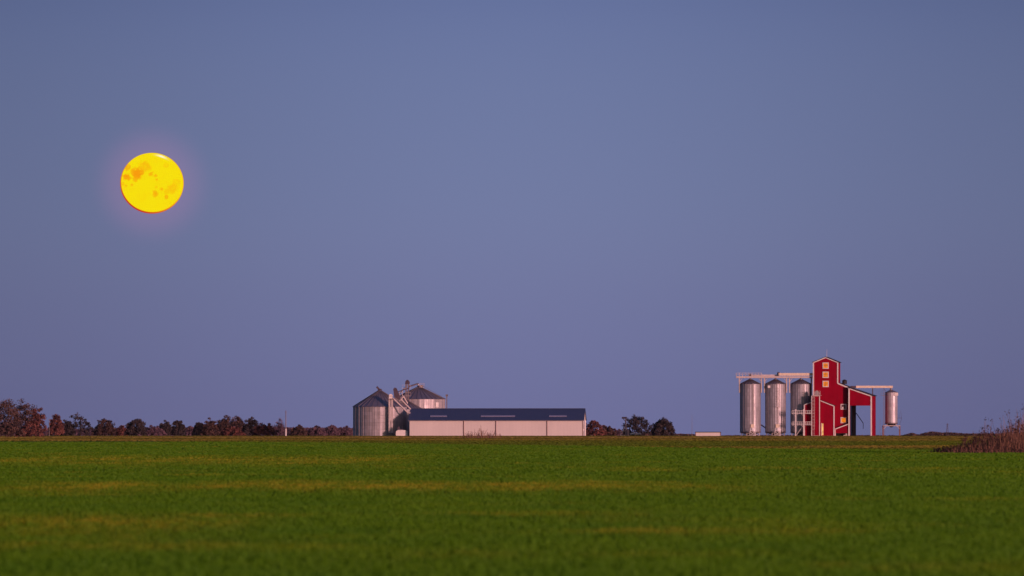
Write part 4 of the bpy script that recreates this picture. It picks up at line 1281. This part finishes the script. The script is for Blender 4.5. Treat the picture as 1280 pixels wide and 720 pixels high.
# catwalk over the silos
def catwalk():
    Y = Ys; k = Y / F
    root = empty('catwalk', (X(920, Y), Y, 0))
    tag(root, 'long pale catwalk with conveyors spanning the tops of the three tall silos', 'catwalk')
    u = lambda px: (px - 920) * k
    MB().box(u(920), u(1016.5), -1.9, 1.0, Z(472.6, Y), Z(470.4, Y)).build('deck', M['steel'], root)
    t = MB()
    for y_ in (-1.05, 1.05):
        t.bar((u(920.2), y_, Z(466.3, Y)), (u(952), y_, Z(466.3, Y)), .09); t.bar((u(920.2), y_, Z(468.3, Y)), (u(940), y_, Z(468.3, Y)), .07)
        for i in range(9): t.bar((u(920.2 + i * 3.97), y_, Z(470.4, Y)), (u(920.2 + i * 3.97), y_, Z(466.3, Y)), .08)
    t.build('railing', M['steel'], root)
    MB().box(u(938), u(974), -.5, .5, Z(470.4, Y) + .003, Z(468.2, Y)).build('conveyor_housing', M['steel'], root)
    ff = MB().box(u(973), u(1016.5), -1.9, -.5, Z(469.6, Y), Z(466.0, Y) - .1)
    MB().box(u(971.5), u(974.5), -.7, .7, Z(468.4, Y), Z(465.2, Y)).build('drive_unit', M['dark'], root)
    MB().box(u(936.5), u(938.8), -.55, .55, Z(470, Y), Z(467.3, Y)).build('drive_unit', M['dark'], root)
    for i in range(14): ff.box(u(974.6 + i * 3.05), u(974.6 + i * 3.05) + .1, -1.95, -.45, Z(469.8, Y), Z(465.9, Y) - .05)
    ff.build('conveyor_housing', M['cream'], root)
    for px in (938, 969.4, 1001):
        MB().tube((u(px), 0, Z(472.6, Y)), (u(px), 0, Z(473.6, Y)), .22, n=8).build('drop_spout', M['shade'], root)
    for px, yb in ((924.3, 491), (951.6, 491), (955.6, 491), (983.2, 491), (986.8, 491), (1014.2, 500)):
        m = MB()
        m.bar((u(px), -.9, Z(yb, Y)), (u(px), -.9, Z(472.6, Y)), .36)
        m.bar((u(px), .9, Z(yb, Y)), (u(px), .9, Z(472.6, Y)), .36)
        sx = 1 if px in (924.3, 955.6, 986.8) else -1
        m.bar((u(px), -.9, Z(yb, Y) + .2), (u(px) + sx * .55, -.9, Z(yb, Y) + .2), .12)
        m.build('post', M['steel'], root)
    # knee braces under the deck
    for a, b_ in ((924.3, 928), (951.6, 948), (955.6, 959.5), (983.2, 979.5), (986.8, 990.5)):
        MB().bar((u(a), -.9, Z(477.5, Y)), (u(b_), -.9, Z(472.6, Y)), .13).build('brace', M['steel'], root)
catwalk()

# scaffold landings before the third silo
def scaffold():
    v0 = -5.4
    p = loc_house(990, v0); root = empty('stair_scaffold', p, ROT)
    tag(root, 'white two-level scaffold landing between the third silo and the red annex', 'scaffold')
    u = lambda px: (px - 990) * .25 / CB
    D_ = 1.1
    for px in (994.6, 1004.6):
        for y_ in (0, D_):
            MB().bar((u(px), y_, 0), (u(px), y_, ZZ(511.5)), .24).build('post', M['white'], root)
    for py in (517.3, 531.3):
        d = MB().box(u(990), u(1014.2), -.1, D_ + .1, ZZ(py), ZZ(py) + .16).build('deck', M['white'], root)
        m = MB()
        top_ = py - 3.9
        m.bar((u(990.2), -.05, ZZ(top_)), (u(1014), -.05, ZZ(top_)), .13)
        m.bar((u(990.2), -.05, ZZ(top_ + 1.9)), (u(1014), -.05, ZZ(top_ + 1.9)), .09)
        for px in (990.2, 992.3, 997, 999.5, 1002, 1007, 1009.5, 1012, 1014): m.bar((u(px), -.05, ZZ(py)), (u(px), -.05, ZZ(top_)), .09)
        m.build('railing', M['white'], d)
    b_ = MB()
    for py in (517.3, 531.3):
        b_.bar((u(994.6), 0, ZZ(py + 3)), (u(991), 0, ZZ(py)), .1); b_.bar((u(1004.6), 0, ZZ(py + 3)), (u(1001.5), 0, ZZ(py)), .12)
        b_.bar((u(994.6), 0, ZZ(py + 3)), (u(997.8), 0, ZZ(py)), .12)
    b_.bar((u(994.8), .6, 0.2), (u(1004.4), .6, ZZ(531.3)), .2)
    b_.build('brace', M['steel'], root)
scaffold()

# ------------------------------------------------------------------ moon
def moon():
    s = MOON_D / F
    ru, rw = 39.7 * s, 38.0 * s
    nu, nv = 220, 160
    th = np.linspace(0, 2 * math.pi, nu, endpoint=False); ph = np.linspace(0, math.pi, nv)
    TH, PH = np.meshgrid(th, ph)
    # pole axis along Y (towards the camera) so the disc is evenly sampled
    u = np.sin(PH) * np.cos(TH); w_ = np.sin(PH) * np.sin(TH); d = -np.cos(PH)
    V = np.stack([u * ru, d * ru, w_ * rw], -1).reshape(-1, 3)
    idx = np.arange(nu * nv).reshape(nv, nu)
    Fq = np.stack([idx[:-1], np.roll(idx[:-1], -1, 1), np.roll(idx[1:], -1, 1), idx[1:]], -1).reshape(-1, 4)[:, ::-1]
    uu, ww = V[:, 0] / ru, V[:, 2] / rw
    dd = V[:, 1] / ru
    def nz(a, b_):
        s_ = 0
        for k, (f, g_) in enumerate(((5, 7), (11, 9), (19, 23), (31, 27))):
            s_ = s_ + np.sin(a * f + np.sin(b_ * g_ + k) * 1.5) * np.cos(b_ * f * .8 + k * 2 + np.sin(a * g_)) / (1.4 ** k)
        return s_
    noise = nz(uu, ww)
    fine = nz(uu * 2.9 + .3, ww * 2.7 - .8)
    spots = [(260, 258, 20, .7), (330, 297, 40, 1), (300, 285, 22, .7), (255, 318, 27, .9), (375, 255, 38, .5), (395, 262, 22, .35), (413, 303, 17, .6), (445, 313, 11, .55),
             (452, 338, 10, .6), (290, 370, 11, .5), (228, 362, 15, .5), (250, 375, 12, .4), (445, 430, 19, .7), (512, 447, 13, .85), (485, 400, 16, .5),
             (515, 412, 18, .4), (555, 390, 32, .45), (578, 350, 20, .3), (510, 245, 15, .3), (450, 385, 10, .3)]
    m = np.zeros(len(V))
    for x_, y_, r_s, a in spots:
        du = uu - (x_ - 412) / 205; dw = ww - (354 - y_) / 195
        q = np.sqrt(du ** 2 + dw ** 2) / (r_s / 205)
        q = q + noise * .26 + fine * .26
        m = np.maximum(m, a * smooth((1.25 - q) / .6))
    m = np.clip(m * (1 + .18 * fine) + .05 * noise + .03 * fine, 0, 1)
    col_ = np.array([.93, .735, .004])[None] * (1 - m[:, None]) + np.array([.93, .33, .004])[None] * m[:, None]
    rr = np.sqrt(uu ** 2 + ww ** 2)
    side = (-uu * .75 - ww * .75)      # lower left is reddest
    e = smooth((rr - (.962 - .03 * np.clip(side, -.4, 1))) / .035)
    rim = np.array([.85, .22, .01])[None] * (1 - np.clip(side, 0, 1)[:, None]) + np.array([.55, .02, .01])[None] * np.clip(side, 0, 1)[:, None]
    col_ = col_ * (1 - e[:, None]) + rim * e[:, None]
    an = np.arctan2(ww, uu)
    gl = np.exp(-((an - 1.22) / .16) ** 2) * smooth((rr - .87) / .04) * (1 - smooth((rr - .945) / .02))
    col_ = col_ * (1 - gl[:, None]) + np.array([1, .95, .6])[None] * gl[:, None]  # white glint and refracted red rim are painted into the moon's colour
    me = bpy.data.meshes.new('moon')
    me.from_pydata(V.tolist(), [], Fq.tolist())
    at = me.attributes.new('surface', 'FLOAT_COLOR', 'POINT')
    at.data.foreach_set('color', np.concatenate([col_, np.ones((len(V), 1))], 1).astype(np.float32).ravel())
    mt = bpy.data.materials.new('moon_glow'); mt.use_nodes = True
    t = mt.node_tree; t.nodes.clear()
    a = N(t, 'ShaderNodeAttribute', attribute_name='surface')
    em = N(t, 'ShaderNodeEmission', i_Strength=1.0); L(t, a.outputs['Color'], em.inputs[0])
    o_ = N(t, 'ShaderNodeOutputMaterial'); L(t, em.outputs[0], o_.inputs[0])
    me.materials.append(mt)
    me.polygons.foreach_set('use_smooth', [True] * len(me.polygons))
    me.update()
    o = bpy.data.objects.new('moon', me); COL.objects.link(o)
    o.location = (MOON_X * MOON_D, MOON_D, EYE + MOON_Z * MOON_D)
    tag(o, 'full yellow moon with orange patches high in the dusk sky at left', 'moon')
moon()

# ------------------------------------------------------------------ haze
def haze():
    zlo = gzf(0, 6500) - 1.0
    m = MB().box(-900, 900, -120, 6500, zlo, 31.0)
    mt = bpy.data.materials.new('evening_haze'); mt.use_nodes = True
    t = mt.node_tree; t.nodes.clear()
    v_ = N(t, 'ShaderNodeVolumePrincipled')
    v_.inputs['Color'].default_value = (.85, .84, .95, 1)
    v_.inputs['Density'].default_value = HAZE
    v_.inputs['Anisotropy'].default_value = .2
    o_ = N(t, 'ShaderNodeOutputMaterial'); L(t, v_.outputs[0], o_.inputs['Volume'])
    o = m.build('haze', mt)
    tag(o, 'thin evening haze over the fields', 'haze', kind='stuff')
HAZE = 7e-6
haze()
